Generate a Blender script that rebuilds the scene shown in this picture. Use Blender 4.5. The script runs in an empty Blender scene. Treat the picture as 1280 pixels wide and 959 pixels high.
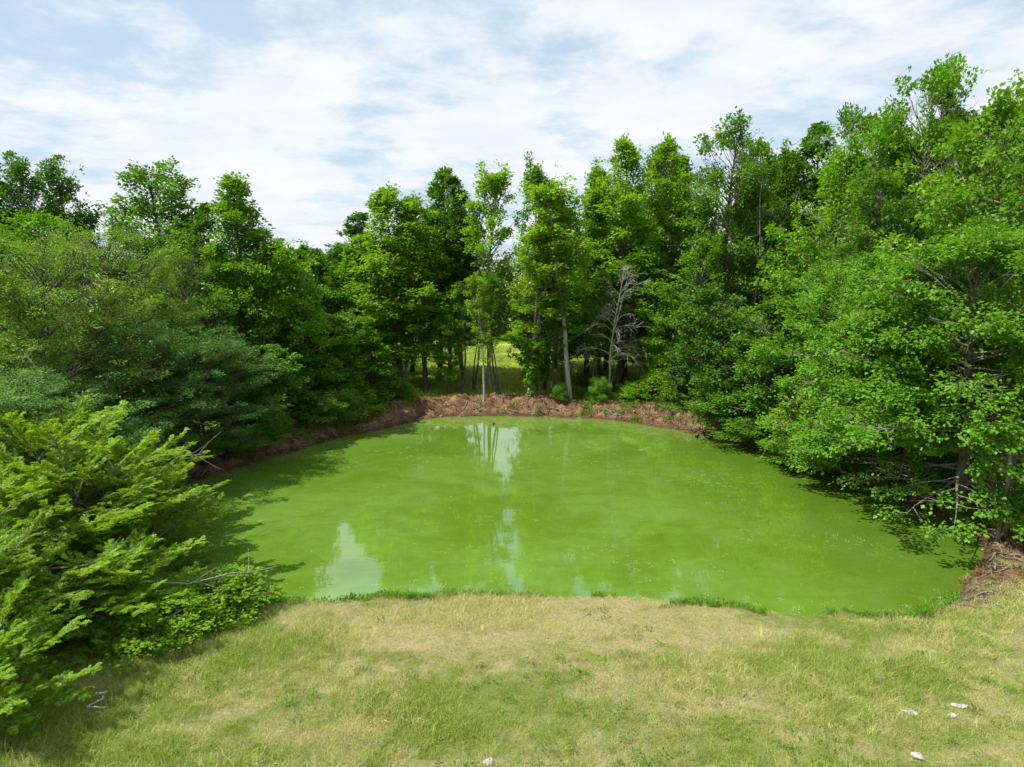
import bpy, math, zlib
import numpy as np
from mathutils import Vector, Matrix

# ------------------------------------------------------------------ camera
scene = bpy.context.scene
COL = scene.collection
CAM_H, PITCH, FPX = 9.0, math.radians(9.3), 853.0      # metres, radians, focal length in photo pixels
cam_d = bpy.data.cameras.new('camera')
cam_d.lens, cam_d.sensor_width, cam_d.clip_start, cam_d.clip_end = 24.0, 36.0, 0.1, 6000.0
cam = bpy.data.objects.new('camera', cam_d)
cam.location = (0, 0, CAM_H)
cam.rotation_euler = (math.pi / 2 - PITCH, 0, 0)
COL.objects.link(cam)
scene.camera = cam

# ------------------------------------------------------------------ light
SUN = Vector((-0.50, -0.12, 0.84)).normalized()          # direction towards the sun
sun_el = math.asin(SUN.z)
sun_d = bpy.data.lights.new('sun', 'SUN')
sun_d.energy, sun_d.angle, sun_d.color = 5.0, math.radians(0.53), (1.0, 0.955, 0.88)
sun = bpy.data.objects.new('sun', sun_d)
sun.rotation_euler = SUN.to_track_quat('Z', 'Y').to_euler()
COL.objects.link(sun)

scene.view_settings.view_transform = 'Standard'
scene.view_settings.look = 'None'
scene.view_settings.gamma = 1.0
scene.view_settings.exposure = 0.55


class NT:
    """small helper round a node tree"""
    def __init__(self, tree):
        self.t = tree

    def n(self, kind, **kw):
        nd = self.t.nodes.new(kind)
        for k, v in kw.items():
            if k == 'ins':
                for i, val in v.items():
                    if isinstance(val, bpy.types.NodeSocket):
                        self.t.links.new(val, nd.inputs[i])
                    else:
                        nd.inputs[i].default_value = val
            else:
                setattr(nd, k, v)
        return nd

    def math(self, op, a, b=0.0, c=0.0, clamp=False):
        return self.n('ShaderNodeMath', operation=op, use_clamp=clamp, ins={0: a, 1: b, 2: c}).outputs[0]

    def mix(self, f, a, b):
        nd = self.n('ShaderNodeMix', data_type='RGBA')
        for sock, val in ((nd.inputs[0], f), (nd.inputs[6], a), (nd.inputs[7], b)):
            if isinstance(val, bpy.types.NodeSocket):
                self.t.links.new(val, sock)
            else:
                sock.default_value = val if not isinstance(val, tuple) or len(val) == 4 else (*val, 1)
        return nd.outputs[2]

    def ramp(self, f, lo, hi):
        nd = self.n('ShaderNodeMapRange', interpolation_type='SMOOTHSTEP', ins={0: f, 1: lo, 2: hi, 3: 0.0, 4: 1.0})
        return nd.outputs[0]

    def noise(self, vec, scale, detail=3.0, rough=0.55, dist=0.0):
        nd = self.n('ShaderNodeTexNoise', ins={'Vector': vec, 'Scale': scale, 'Detail': detail, 'Roughness': rough, 'Distortion': dist})
        return nd.outputs[0]


world = bpy.data.worlds.new('World')
scene.world = world
world.use_nodes = True
world.node_tree.nodes.clear()
w = NT(world.node_tree)
sky = w.n('ShaderNodeTexSky')
sky.sky_type = 'NISHITA'
sky.sun_disc = False
sky.sun_elevation = sun_el
sky.sun_rotation = math.atan2(SUN.x, SUN.y)
sky.altitude, sky.air_density, sky.dust_density, sky.ozone_density = 100, 1.0, 1.5, 1.0
geo = w.n('ShaderNodeTexCoord').outputs['Generated']
sep = w.n('ShaderNodeSeparateXYZ', ins={0: geo})
zz = w.math('ADD', w.math('MAXIMUM', sep.outputs[2], 0.0), 0.16)
px_ = w.math('DIVIDE', sep.outputs[0], zz)
py_ = w.math('DIVIDE', sep.outputs[1], zz)
cv = w.n('ShaderNodeCombineXYZ', ins={0: px_, 1: py_, 2: 0.0}).outputs[0]
cvs = w.n('ShaderNodeVectorMath', operation='MULTIPLY', ins={0: cv, 1: (0.95, 1.05, 1.0)}).outputs[0]
cvo = w.n('ShaderNodeVectorMath', operation='ADD', ins={0: cvs, 1: (7.3, 2.1, 0.0)}).outputs[0]
n_big = w.noise(cvo, 0.92, 7.0, 0.60, 0.15)
n_fine = w.noise(cvo, 4.2, 6.0, 0.62, 0.3)
cloud = w.math('ADD', w.math('MULTIPLY', n_big, 0.76), w.math('MULTIPLY', n_fine, 0.24))
cover = w.math('MULTIPLY_ADD', w.ramp(cloud, 0.40, 0.53), 0.78, 0.18)
n_shade = w.noise(cvo, 2.3, 6.0, 0.62, 0.1)
ccol = w.mix(w.ramp(n_shade, 0.36, 0.66), (0.60, 0.64, 0.685, 1), (0.67, 0.685, 0.70, 1))
skyc = w.n('ShaderNodeVectorMath', operation='SCALE', ins={0: sky.outputs[0]})
skyc.inputs['Scale'].default_value = 0.10
# the photographed air is milky: thin veil over the blue
veil = w.mix(0.68, skyc.outputs[0], (0.38, 0.52, 0.65, 1))
bg = w.n('ShaderNodeBackground', ins={0: w.mix(cover, veil, ccol), 1: 1.0})
wo = w.n('ShaderNodeOutputWorld')
w.t.links.new(bg.outputs[0], wo.inputs[0])

# ------------------------------------------------------------------ numbers
RNG = np.random.default_rng(20240611)


def ss(a, b, x):
    t = np.clip((x - a) / (b - a), 0, 1)
    return t * t * (3 - 2 * t)


_LAT = np.random.default_rng(5).random((256, 256))


def vnoise(x, y):
    xi, yi = np.floor(x).astype(int), np.floor(y).astype(int)
    fx, fy = x - xi, y - yi
    fx, fy = fx * fx * (3 - 2 * fx), fy * fy * (3 - 2 * fy)
    a, b = _LAT[xi & 255, yi & 255], _LAT[(xi + 1) & 255, yi & 255]
    c, d = _LAT[xi & 255, (yi + 1) & 255], _LAT[(xi + 1) & 255, (yi + 1) & 255]
    return (a * (1 - fx) + b * fx) * (1 - fy) + (c * (1 - fx) + d * fx) * fy


_LAT3 = np.random.default_rng(6).random((32, 32, 32))


def noise3(p):
    i = np.floor(p).astype(int)
    f = p - i
    f = f * f * (3 - 2 * f)
    r = 0
    for dx in (0, 1):
        for dy in (0, 1):
            for dz in (0, 1):
                wgt = (f[:, 0] if dx else 1 - f[:, 0]) * (f[:, 1] if dy else 1 - f[:, 1]) * (f[:, 2] if dz else 1 - f[:, 2])
                r = r + wgt * _LAT3[(i[:, 0] + dx) & 31, (i[:, 1] + dy) & 31, (i[:, 2] + dz) & 31]
    return r


def fbm(x, y, o=4):
    s, a, t = 0, 0.5, 0
    for k in range(o):
        s = s + a * vnoise(x * 2 ** k + 17.3 * k, y * 2 ** k + 9.1 * k)
        t += a
        a *= 0.5
    return s / t


def ground_at(px, py, z=0.0):
    """the point of the plane z that is seen at photo pixel px, py"""
    vx, vy = (px - 640) / FPX, -(py - 479.5) / FPX
    d = Vector((vx, math.cos(PITCH) + vy * math.sin(PITCH), -math.sin(PITCH) + vy * math.cos(PITCH)))
    t = (z - CAM_H) / d.z
    return d.x * t, d.y * t


def x_for(px, Y, z=1.0):
    return (px - 640) / FPX * (Y * math.cos(PITCH) + (CAM_H - z) * math.sin(PITCH))


def z_for(py, Y):
    return CAM_H + Y * math.tan(-math.atan((py - 479.5) / FPX) - PITCH)


# ------------------------------------------------------------------ pond outline, world metres
EDGE_PX = [(330, 577), (400, 556), (470, 538), (540, 524), (600, 520), (660, 521), (720, 523), (780, 528), (850, 538), (900, 549),
           (960, 567), (1010, 584), (1070, 604), (1130, 625), (1190, 655), (1236, 688), (1216, 722), (1182, 755),
           (1120, 768), (1040, 770), (930, 766), (850, 756), (760, 750), (650, 745), (560, 747), (470, 751), (380, 754), (300, 758),
           (220, 752), (165, 722), (165, 680), (195, 636), (245, 603)]
cp = np.array([ground_at(*p) for p in EDGE_PX])
pts = []
N = len(cp)
for i in range(N):
    p0, p1, p2, p3 = cp[i - 1], cp[i], cp[(i + 1) % N], cp[(i + 2) % N]
    for t in np.linspace(0, 1, 7)[:-1]:
        pts.append(0.5 * ((2 * p1) + (-p0 + p2) * t + (2 * p0 - 5 * p1 + 4 * p2 - p3) * t * t + (-p0 + 3 * p1 - 3 * p2 + p3) * t ** 3))
POND = np.array(pts)
# small natural irregularity of the water line
_s = np.arange(len(POND))
_wob = (fbm(_s * 0.37, _s * 0 + 3.3, 4) - 0.5) * 0.85
_t = np.roll(POND, -1, 0) - np.roll(POND, 1, 0)
_t /= np.linalg.norm(_t, axis=1)[:, None]
POND = POND + np.stack([_t[:, 1], -_t[:, 0]], 1) * _wob[:, None]


def sdist(x, y):
    """distance to the water line, positive on land"""
    x, y = np.asarray(x, float), np.asarray(y, float)
    sh = x.shape
    x, y = x.ravel(), y.ravel()
    best = np.full(x.shape, 1e9)
    inside = np.zeros(x.shape, bool)
    near = (np.abs(x) < 60) & (y < 100) & (y > -30)
    best[~near] = 50.0
    xn, yn = x[near], y[near]
    b, ins = np.full(xn.shape, 1e9), np.zeros(xn.shape, bool)
    for i in range(len(POND)):
        ax, ay = POND[i]
        bx, by = POND[(i + 1) % len(POND)]
        dx, dy = bx - ax, by - ay
        t = np.clip(((xn - ax) * dx + (yn - ay) * dy) / (dx * dx + dy * dy), 0, 1)
        b = np.minimum(b, (xn - ax - t * dx) ** 2 + (yn - ay - t * dy) ** 2)
        cross = ((ay > yn) != (by > yn)) & (xn < (bx - ax) * (yn - ay) / (by - ay + 1e-12) + ax)
        ins ^= cross
    b = np.sqrt(b)
    b[ins] *= -1
    best[near] = b
    return best.reshape(sh)


def near_w(x, y):
    """1 on the mown side near the camera, 0 on the wooded banks"""
    lim = 20.8 + np.where(x > 12, (x - 12) * 0.3, 0) + np.where(x < -9, (x + 9) * 0.5, 0)
    return ss(1.4, -1.4, y - lim)


def height(x, y, d=None):
    x, y = np.asarray(x, float), np.asarray(y, float)
    if d is None:
        d = sdist(x, y)
    w = near_w(x, y)
    dd = np.maximum(d, 0)
    ragged = (fbm(x * 0.9, y * 0.9, 4) - 0.5)
    lump = (fbm(x * 2.6 + 40, y * 2.6, 4) - 0.5)
    low = 0.16 * ss(0, 0.35, dd) + 0.045 * np.minimum(dd, 14) + 0.10 * (fbm(x * 0.35, y * 0.35, 3) - 0.5) * ss(0, 2, dd)
    wb = 1.45 + 1.5 * ragged
    high = (0.22 * ss(0, 0.35, dd) + 0.50 * ss(0.15, wb, dd)) * (0.95 + 1.1 * (fbm(x * 0.30 + 9, y * 0.30, 3) - 0.5)) \
        + lump * 0.85 * ss(0, 0.4, dd) * ss(3.2, 1.0, dd) - 0.22 * ss(0.1, 0.35, dd) * ss(1.0, 0.5, dd) * ss(0.45, 0.6, fbm(x * 0.7 + 80, y * 0.7, 3)) + ragged * 0.25 * ss(1, 3, dd)
    far = 0.02 * np.maximum(dd - 3, 0) * ss(60, 10, dd)
    out = w * low + (1 - w) * (high + np.minimum(far, 0.4))
    ins = np.maximum(-0.9, d * 0.45)
    hills = 9.0 * ss(140, 700, np.hypot(x, y - 30)) * fbm(x * 0.004, y * 0.004, 3)
    return np.where(d > 0, out, ins) + hills


# ------------------------------------------------------------------ mesh helpers
def mesh(name, v, f, mat=None, attrs=None, smooth=False, vattrs=None):
    me = bpy.data.meshes.new(name)
    v = np.ascontiguousarray(v, np.float32)
    f = np.ascontiguousarray(f, np.int32)
    k = f.shape[1]
    me.vertices.add(len(v))
    me.vertices.foreach_set('co', v.ravel())
    me.loops.add(f.size)
    me.loops.foreach_set('vertex_index', f.ravel())
    me.polygons.add(len(f))
    me.polygons.foreach_set('loop_start', np.arange(0, f.size, k, dtype=np.int32))
    me.polygons.foreach_set('loop_total', np.full(len(f), k, np.int32))
    if smooth:
        me.polygons.foreach_set('use_smooth', np.ones(len(f), bool))
    for dom, dic in (('FACE', attrs), ('POINT', vattrs)):
        for an, av in (dic or {}).items():
            a = me.attributes.new(an, 'FLOAT', dom)
            a.data.foreach_set('value', np.ascontiguousarray(av, np.float32))
    me.update()
    me.validate()
    if mat:
        me.materials.append(mat)
    return me


def link(name, data, parent=None, **props):
    o = bpy.data.objects.new(name, data)
    COL.objects.link(o)
    if parent:
        o.parent = parent
    for k, v in props.items():
        o[k] = v
    return o


class Geo:
    def __init__(self):
        self.v, self.f, self.n = [], [], 0

    def add(self, v, f):
        self.v.append(v)
        self.f.append(f + self.n)
        self.n += len(v)

    def tube(self, p, r, k=6, flare=0.0):
        p = np.asarray(p, float)
        r = np.asarray(r, float)
        n = len(p)
        t = np.gradient(p, axis=0)
        t /= np.linalg.norm(t, axis=1)[:, None] + 1e-9
        ref = np.where(np.abs(t[:, 2:3]) > 0.9, np.array([[1., 0, 0]]), np.array([[0, 0, 1.]]))
        a = np.cross(t, ref)
        a /= np.linalg.norm(a, axis=1)[:, None] + 1e-9
        b = np.cross(t, a)
        ang = np.arange(k) * 2 * math.pi / k
        ring = a[:, None, :] * np.cos(ang)[None, :, None] + b[:, None, :] * np.sin(ang)[None, :, None]
        rr = r[:, None] * np.ones(k)[None, :]
        v = (p[:, None, :] + ring * rr[:, :, None]).reshape(-1, 3)
        i = np.arange(n - 1)[:, None] * k
        j = np.arange(k)[None, :]
        j2 = (j + 1) % k
        f = np.stack([i + j, i + j2, i + k + j2, i + k + j], -1).reshape(-1, 4)
        v = np.vstack([v, p[-1] + t[-1] * r[-1]])
        top = (n - 1) * k
        cap = np.array([[top + q, top + (q + 1) % k, n * k, n * k] for q in range(k)])
        self.add(v, np.vstack([f, cap]))

    def get(self):
        return np.vstack(self.v), np.vstack(self.f)


def quads_to_mesh(name, v, f, mat, smooth=True):
    """quads, some of them degenerate (caps): split into tris"""
    t = np.vstack([f[:, [0, 1, 2]], f[:, [0, 2, 3]]])
    t = t[(t[:, 0] != t[:, 1]) & (t[:, 1] != t[:, 2]) & (t[:, 0] != t[:, 2])]
    return mesh(name, v, t, mat, smooth=smooth)


def leaf_quads(C, D, Nn, L, W, fold=0.18):
    """folded two-triangle leaves: base, side, tip, side"""
    D = D / (np.linalg.norm(D, axis=1)[:, None] + 1e-9)
    S = np.cross(D, Nn)
    S /= np.linalg.norm(S, axis=1)[:, None] + 1e-9
    U = np.cross(S, D)
    L, W = L[:, None], W[:, None]
    base = C
    tip = C + D * L
    mid = C + D * L * 0.48 + U * W * fold
    a, b = mid + S * W * 0.5, mid - S * W * 0.5
    v = np.stack([base, a, tip, b], 1).reshape(-1, 3)
    n = len(C)
    i = np.arange(n)[:, None] * 4
    f = np.concatenate([i + np.array([[0, 1, 2]]), i + np.array([[0, 2, 3]])], 1).reshape(-1, 3)
    return v, f


# ------------------------------------------------------------------ materials
def new_mat(name):
    m = bpy.data.materials.new(name)
    m.use_nodes = True
    m.node_tree.nodes.clear()
    return m, NT(m.node_tree)


def leaf_mat(name, dark, light, warm, trans=0.42, gloss=0.012):
    m, t = new_mat(name)
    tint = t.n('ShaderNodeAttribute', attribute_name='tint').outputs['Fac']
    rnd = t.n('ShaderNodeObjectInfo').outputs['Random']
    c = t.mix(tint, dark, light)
    c = t.mix(t.math('MULTIPLY', rnd, 0.40), c, warm)
    val = t.n('ShaderNodeHueSaturation', ins={'Hue': t.math('MULTIPLY_ADD', rnd, 0.016, 0.492), 'Saturation': 1.0,
              'Value': t.math('MULTIPLY_ADD', t.math('FRACT', t.math('MULTIPLY', rnd, 7.31)), 0.35, 0.82), 'Fac': 1.0, 'Color': c}).outputs[0]
    d = t.n('ShaderNodeBsdfDiffuse', ins={0: val})
    tc = t.n('ShaderNodeMix', data_type='RGBA', blend_type='MULTIPLY')
    tc.inputs[0].default_value = 1.0
    t.t.links.new(val, tc.inputs[6])
    tc.inputs[7].default_value = (1.25, 1.15, 0.55, 1)
    tr = t.n('ShaderNodeBsdfTranslucent', ins={0: tc.outputs[2]})
    mx = t.n('ShaderNodeMixShader', ins={0: trans, 1: d.outputs[0], 2: tr.outputs[0]})
    g = t.n('ShaderNodeBsdfGlossy', ins={'Color': (0.85, 0.92, 0.9, 1), 'Roughness': 0.42})
    mg = t.n('ShaderNodeMixShader', ins={0: gloss, 1: mx.outputs[0], 2: g.outputs[0]})
    o = t.n('ShaderNodeOutputMaterial')
    t.t.links.new(mg.outputs[0], o.inputs[0])
    return m


M_GUM = leaf_mat('sweetgum_leaf', (0.060, 0.180, 0.012), (0.180, 0.385, 0.022), (0.21, 0.37, 0.014))
M_TULIP = leaf_mat('pale_leaf', (0.095, 0.23, 0.012), (0.24, 0.42, 0.022), (0.25, 0.39, 0.015), 0.5)
M_SPIRE = leaf_mat('bright_sweetgum_leaf', (0.075, 0.21, 0.012), (0.22, 0.42, 0.022), (0.24, 0.39, 0.014), 0.48)
M_DEEP = leaf_mat('deep_green_leaf', (0.038, 0.130, 0.014), (0.130, 0.290, 0.024), (0.10, 0.21, 0.02), 0.35)
M_BROAD = leaf_mat('broad_leaf', (0.048, 0.150, 0.014), (0.150, 0.335, 0.026), (0.17, 0.33, 0.016), 0.42)
M_OLIVE = leaf_mat('fine_olive_leaf', (0.060, 0.155, 0.016), (0.200, 0.350, 0.040), (0.21, 0.34, 0.03), 0.35)
M_GREY = leaf_mat('fine_grey_green_leaf', (0.045, 0.135, 0.030), (0.150, 0.300, 0.065), (0.14, 0.27, 0.04), 0.3)
M_LOCUST = leaf_mat('bright_leaflet', (0.075, 0.200, 0.010), (0.240, 0.410, 0.022), (0.26, 0.37, 0.02), 0.45)
M_WEED = leaf_mat('weed_leaf', (0.07, 0.17, 0.014), (0.17, 0.33, 0.03), (0.20, 0.32, 0.03), 0.4)
M_WOODS = leaf_mat('far_woods_leaf', (0.060, 0.120, 0.032), (0.110, 0.200, 0.045), (0.12, 0.19, 0.04), 0.3)


def bark_mat(name, a, b, scale=6.0):
    m, t = new_mat(name)
    pos = t.n('ShaderNodeTexCoord').outputs['Object']
    st = t.n('ShaderNodeVectorMath', operation='MULTIPLY', ins={0: pos, 1: (1.0, 1.0, 0.22)}).outputs[0]
    n1 = t.noise(st, scale * 2.4, 5, 0.65)
    n2 = t.noise(pos, scale * 0.35, 3, 0.6)
    c = t.mix(t.ramp(n1, 0.35, 0.65), a, b)
    c = t.mix(t.math('MULTIPLY', t.ramp(n2, 0.52, 0.7), 0.5), c, (0.10, 0.12, 0.06, 1))
    p = t.n('ShaderNodeBsdfPrincipled', ins={'Base Color': c, 'Roughness': 0.9})
    bp = t.n('ShaderNodeBump', ins={'Strength': 0.7, 'Distance': 0.03, 'Height': n1})
    t.t.links.new(bp.outputs[0], p.inputs['Normal'])
    o = t.n('ShaderNodeOutputMaterial')
    t.t.links.new(p.outputs[0], o.inputs[0])
    return m


M_BARK = bark_mat('dark_bark', (0.05, 0.042, 0.034), (0.13, 0.11, 0.09))
M_PALE = bark_mat('pale_grey_bark', (0.20, 0.19, 0.17), (0.42, 0.41, 0.37))
M_DEADW = bark_mat('bleached_wood', (0.15, 0.14, 0.12), (0.36, 0.34, 0.31), 9)
M_BRANCH = bark_mat('grey_brown_branch', (0.10, 0.085, 0.065), (0.24, 0.21, 0.17))

# meadow dryness shared by the ground and the blades on it
grp = bpy.data.node_groups.new('dryness', 'ShaderNodeTree')
grp.interface.new_socket('Dry', in_out='OUTPUT', socket_type='NodeSocketFloat')
g = NT(grp)
gp = g.n('ShaderNodeNewGeometry').outputs['Position']
gpf = g.n('ShaderNodeVectorMath', operation='MULTIPLY', ins={0: gp, 1: (1, 1, 0)}).outputs[0]
gst = g.n('ShaderNodeVectorMath', operation='MULTIPLY', ins={0: gp, 1: (0.7, 1.5, 0)}).outputs[0]
na = g.noise(gst, 0.30, 4, 0.6, 0.4)
nb = g.noise(gpf, 1.5, 4, 0.6, 0.3)
nc = g.noise(gpf, 7.0, 2, 0.5)
gs = g.n('ShaderNodeSeparateXYZ', ins={0: gp})
band = g.math('MULTIPLY', g.ramp(gs.outputs[1], 14.2, 16.4), g.math('SUBTRACT', 1.0, g.ramp(g.math('ABSOLUTE', g.math('SUBTRACT', gs.outputs[0], 0.0)), 4.5, 9.0)))
leftg = g.ramp(gs.outputs[0], -3.0, -9.0)
leftg = g.n('ShaderNodeMapRange', interpolation_type='SMOOTHSTEP', ins={0: gs.outputs[0], 1: -2.5, 2: -8.5, 3: 0.0, 4: 1.0}).outputs[0]
dsum = g.math('ADD', g.math('MULTIPLY', na, 1.15), g.math('MULTIPLY', nb, 0.75))
dsum = g.math('ADD', dsum, g.math('MULTIPLY', nc, 0.30))
dsum = g.math('ADD', dsum, g.math('MULTIPLY', band, 0.22))
dsum = g.math('SUBTRACT', dsum, g.math('MULTIPLY', leftg, 0.12))
dry = g.ramp(dsum, 0.87, 1.33)
go = g.n('NodeGroupOutput')
g.t.links.new(dry, go.inputs[0])


def dryness(t):
    nd = t.n('ShaderNodeGroup')
    nd.node_tree = grp
    return nd.outputs[0]


# ground
M_GROUND, t = new_mat('ground')
pos = t.n('ShaderNodeNewGeometry').outputs['Position']
dr = dryness(t)
dirt = t.n('ShaderNodeAttribute', attribute_name='dirt').outputs['Fac']
far_a = t.n('ShaderNodeAttribute', attribute_name='meadow').outputs['Fac']
n1 = t.noise(pos, 14.0, 4, 0.6)
n2 = t.noise(pos, 1.3, 4, 0.6)
n3 = t.noise(pos, 42.0, 3, 0.6)
gcol = t.mix(dr, (0.13, 0.17, 0.035), (0.28, 0.245, 0.12))
gcol = t.mix(t.math('MULTIPLY', t.ramp(n1, 0.45, 0.7), 0.5), gcol, (0.10, 0.085, 0.035, 1))
mcol = t.mix(t.ramp(n2, 0.3, 0.7), (0.20, 0.32, 0.04), (0.36, 0.42, 0.09))
gcol = t.mix(far_a, gcol, mcol)
dcol = t.mix(t.ramp(n2, 0.38, 0.62), (0.120, 0.050, 0.024), (0.27, 0.160, 0.082))
dcol = t.mix(t.ramp(n1, 0.44, 0.68), dcol, (0.07, 0.042, 0.026, 1))
dcol = t.mix(t.math('MULTIPLY', t.ramp(n3, 0.52, 0.66), 0.55), dcol, (0.30, 0.21, 0.13, 1))
wet = t.n('ShaderNodeSeparateXYZ', ins={0: pos}).outputs[2]
dcol = t.mix(t.math('MULTIPLY', t.math('SUBTRACT', 1.0, t.ramp(wet, 0.06, 0.30)), 0.65), dcol, (0.045, 0.025, 0.015, 1))
c = t.mix(t.ramp(t.math('ADD', dirt, t.math('MULTIPLY', t.math('SUBTRACT', n1, 0.5), 0.7)), 0.35, 0.65), gcol, dcol)
p = t.n('ShaderNodeBsdfPrincipled', ins={'Base Color': c, 'Roughness': 0.95})
p.inputs['Specular IOR Level'].default_value = 0.2
bp = t.n('ShaderNodeBump', ins={'Strength': 0.8, 'Distance': 0.08, 'Height': t.math('ADD', n1, t.math('MULTIPLY', n3, 0.4))})
t.t.links.new(bp.outputs[0], p.inputs['Normal'])
o = t.n('ShaderNodeOutputMaterial')
t.t.links.new(p.outputs[0], o.inputs[0])


def grass_mat(name, green, dryc, lush=0.0):
    m, t = new_mat(name)
    dr = dryness(t)
    rnd = t.n('ShaderNodeObjectInfo').outputs['Random']
    tint = t.n('ShaderNodeAttribute', attribute_name='tint').outputs['Fac']
    f = t.math('ADD', t.math('MULTIPLY', dr, 0.85), t.math('MULTIPLY', t.math('SUBTRACT', tint, 0.5), 0.75), clamp=True)
    if lush:
        f = t.math('MULTIPLY', f, 1 - lush)
    c = t.mix(f, green, dryc)
    c = t.n('ShaderNodeHueSaturation', ins={'Hue': 0.5, 'Saturation': 1.0, 'Value': t.math('MULTIPLY_ADD', rnd, 0.45, 0.78), 'Fac': 1.0, 'Color': c}).outputs[0]
    d = t.n('ShaderNodeBsdfDiffuse', ins={0: c})
    tr = t.n('ShaderNodeBsdfTranslucent', ins={0: c})
    mx = t.n('ShaderNodeMixShader', ins={0: 0.4, 1: d.outputs[0], 2: tr.outputs[0]})
    o = t.n('ShaderNodeOutputMaterial')
    t.t.links.new(mx.outputs[0], o.inputs[0])
    return m


M_GRASS = grass_mat('meadow_blade', (0.27, 0.37, 0.055), (0.60, 0.56, 0.26))
M_FIELD = grass_mat('field_blade', (0.26, 0.42, 0.04), (0.46, 0.50, 0.12))
M_STRAW = grass_mat('straw_blade', (0.40, 0.46, 0.12), (0.68, 0.64, 0.32))
M_LUSH = grass_mat('lush_blade', (0.13, 0.30, 0.025), (0.30, 0.38, 0.06), 0.6)

# pond: a film of algae under a still, reflecting surface
M_WATER, t = new_mat('algae_pond_water')
pos = t.n('ShaderNodeNewGeometry').outputs['Position']
st = t.n('ShaderNodeVectorMath', operation='MULTIPLY', ins={0: pos, 1: (0.7, 1.05, 1)}).outputs[0]
n1 = t.noise(st, 0.22, 6, 0.62, 0.5)
n2 = t.noise(st, 1.1, 7, 0.72, 0.7)
n3 = t.noise(pos, 13.0, 6, 0.75)
xs = t.n('ShaderNodeSeparateXYZ', ins={0: pos})
mixv = t.math('ADD', t.math('MULTIPLY', n1, 0.6), t.math('MULTIPLY', n2, 0.4))
c = t.mix(t.ramp(mixv, 0.40, 0.61), (0.078, 0.156, 0.012), (0.110, 0.206, 0.030))
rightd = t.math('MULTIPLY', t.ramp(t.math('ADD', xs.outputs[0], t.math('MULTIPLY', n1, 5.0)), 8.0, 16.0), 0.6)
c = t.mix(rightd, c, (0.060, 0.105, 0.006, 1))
c = t.mix(t.math('MULTIPLY', t.ramp(n3, 0.52, 0.72), 0.30), c, (0.15, 0.25, 0.04, 1))
vor = t.n('ShaderNodeTexVoronoi', ins={'Vector': pos, 'Scale': 2.6})
speck = t.math('MULTIPLY', t.math('LESS_THAN', vor.outputs['Distance'], 0.055), t.ramp(n2, 0.5, 0.62))
c = t.mix(t.math('MULTIPLY', speck, 0.7), c, (0.40, 0.50, 0.20, 1))
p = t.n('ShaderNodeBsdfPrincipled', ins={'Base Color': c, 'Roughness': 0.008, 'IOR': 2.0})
rip = t.noise(t.n('ShaderNodeVectorMath', operation='MULTIPLY', ins={0: pos, 1: (1.0, 2.2, 1)}).outputs[0], 2.2, 3, 0.5)
bp = t.n('ShaderNodeBump', ins={'Strength': 0.06, 'Distance': 0.02, 'Height': rip})
t.t.links.new(bp.outputs[0], p.inputs['Normal'])
o = t.n('ShaderNodeOutputMaterial')
t.t.links.new(p.outputs[0], o.inputs[0])


def plain_mat(name, a, b, scale, rough=0.85):
    m, t = new_mat(name)
    pos = t.n('ShaderNodeTexCoord').outputs['Object']
    n1 = t.noise(pos, scale, 5, 0.65)
    p = t.n('ShaderNodeBsdfPrincipled', ins={'Base Color': t.mix(t.ramp(n1, 0.38, 0.62), a, b), 'Roughness': rough})
    bp = t.n('ShaderNodeBump', ins={'Strength': 0.6, 'Distance': 0.02, 'Height': n1})
    t.t.links.new(bp.outputs[0], p.inputs['Normal'])
    o = t.n('ShaderNodeOutputMaterial')
    t.t.links.new(p.outputs[0], o.inputs[0])
    return m


M_STONE = plain_mat('white_limestone', (0.20, 0.18, 0.13), (0.50, 0.48, 0.43), 17)
M_LITTER = grass_mat('fallen_leaf', (0.17, 0.080, 0.038), (0.40, 0.28, 0.155))
M_CLOD = plain_mat('red_clay', (0.085, 0.038, 0.022), (0.20, 0.125, 0.075), 7)
M_ROCK = plain_mat('bank_rock', (0.10, 0.065, 0.045), (0.27, 0.21, 0.15), 9)
M_BLACK = plain_mat('wet_black_wood', (0.012, 0.011, 0.010), (0.035, 0.03, 0.025), 12, 0.5)

# ------------------------------------------------------------------ ground and water
def axis(lo, hi, step, far_lo, far_hi):
    a = [lo]
    s = step
    while a[-1] > far_lo:
        s *= 1.25
        a.append(a[-1] - s)
    b = [hi]
    s = step
    while b[-1] < far_hi:
        s *= 1.25
        b.append(b[-1] + s)
    return np.array(sorted(a[1:]) + list(np.arange(lo, hi, step)) + b)


gx = axis(-22, 24, 0.20, -3500, 3500)
gy = axis(8, 48, 0.20, -400, 4500)
GX, GY = np.meshgrid(gx, gy)
GD = sdist(GX, GY)
GZ = height(GX, GY, GD)
nx, ny = len(gx), len(gy)
idx = np.arange(nx * ny).reshape(ny, nx)
gf = np.stack([idx[:-1, :-1], idx[:-1, 1:], idx[1:, 1:], idx[1:, :-1]], -1).reshape(-1, 4)
WN = near_w(GX, GY)
under = ss(9, 5, GD)
rightwood = ss(8, 12, GX) * ss(19, 22, GY) * ss(60, 52, GY) * ss(46, 40, GX)
leftwood = ss(-9, -12, GX) * ss(19, 23, GY) * ss(54, 48, GY) * ss(-44, -38, GX)
center_dirt = ss(2.9, 1.8, GD + 1.2 * (fbm(GX * 0.5, GY * 0.5, 3) - 0.5))
dirt_a = (1 - WN) * np.maximum(center_dirt, np.maximum(rightwood, leftwood))
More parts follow.
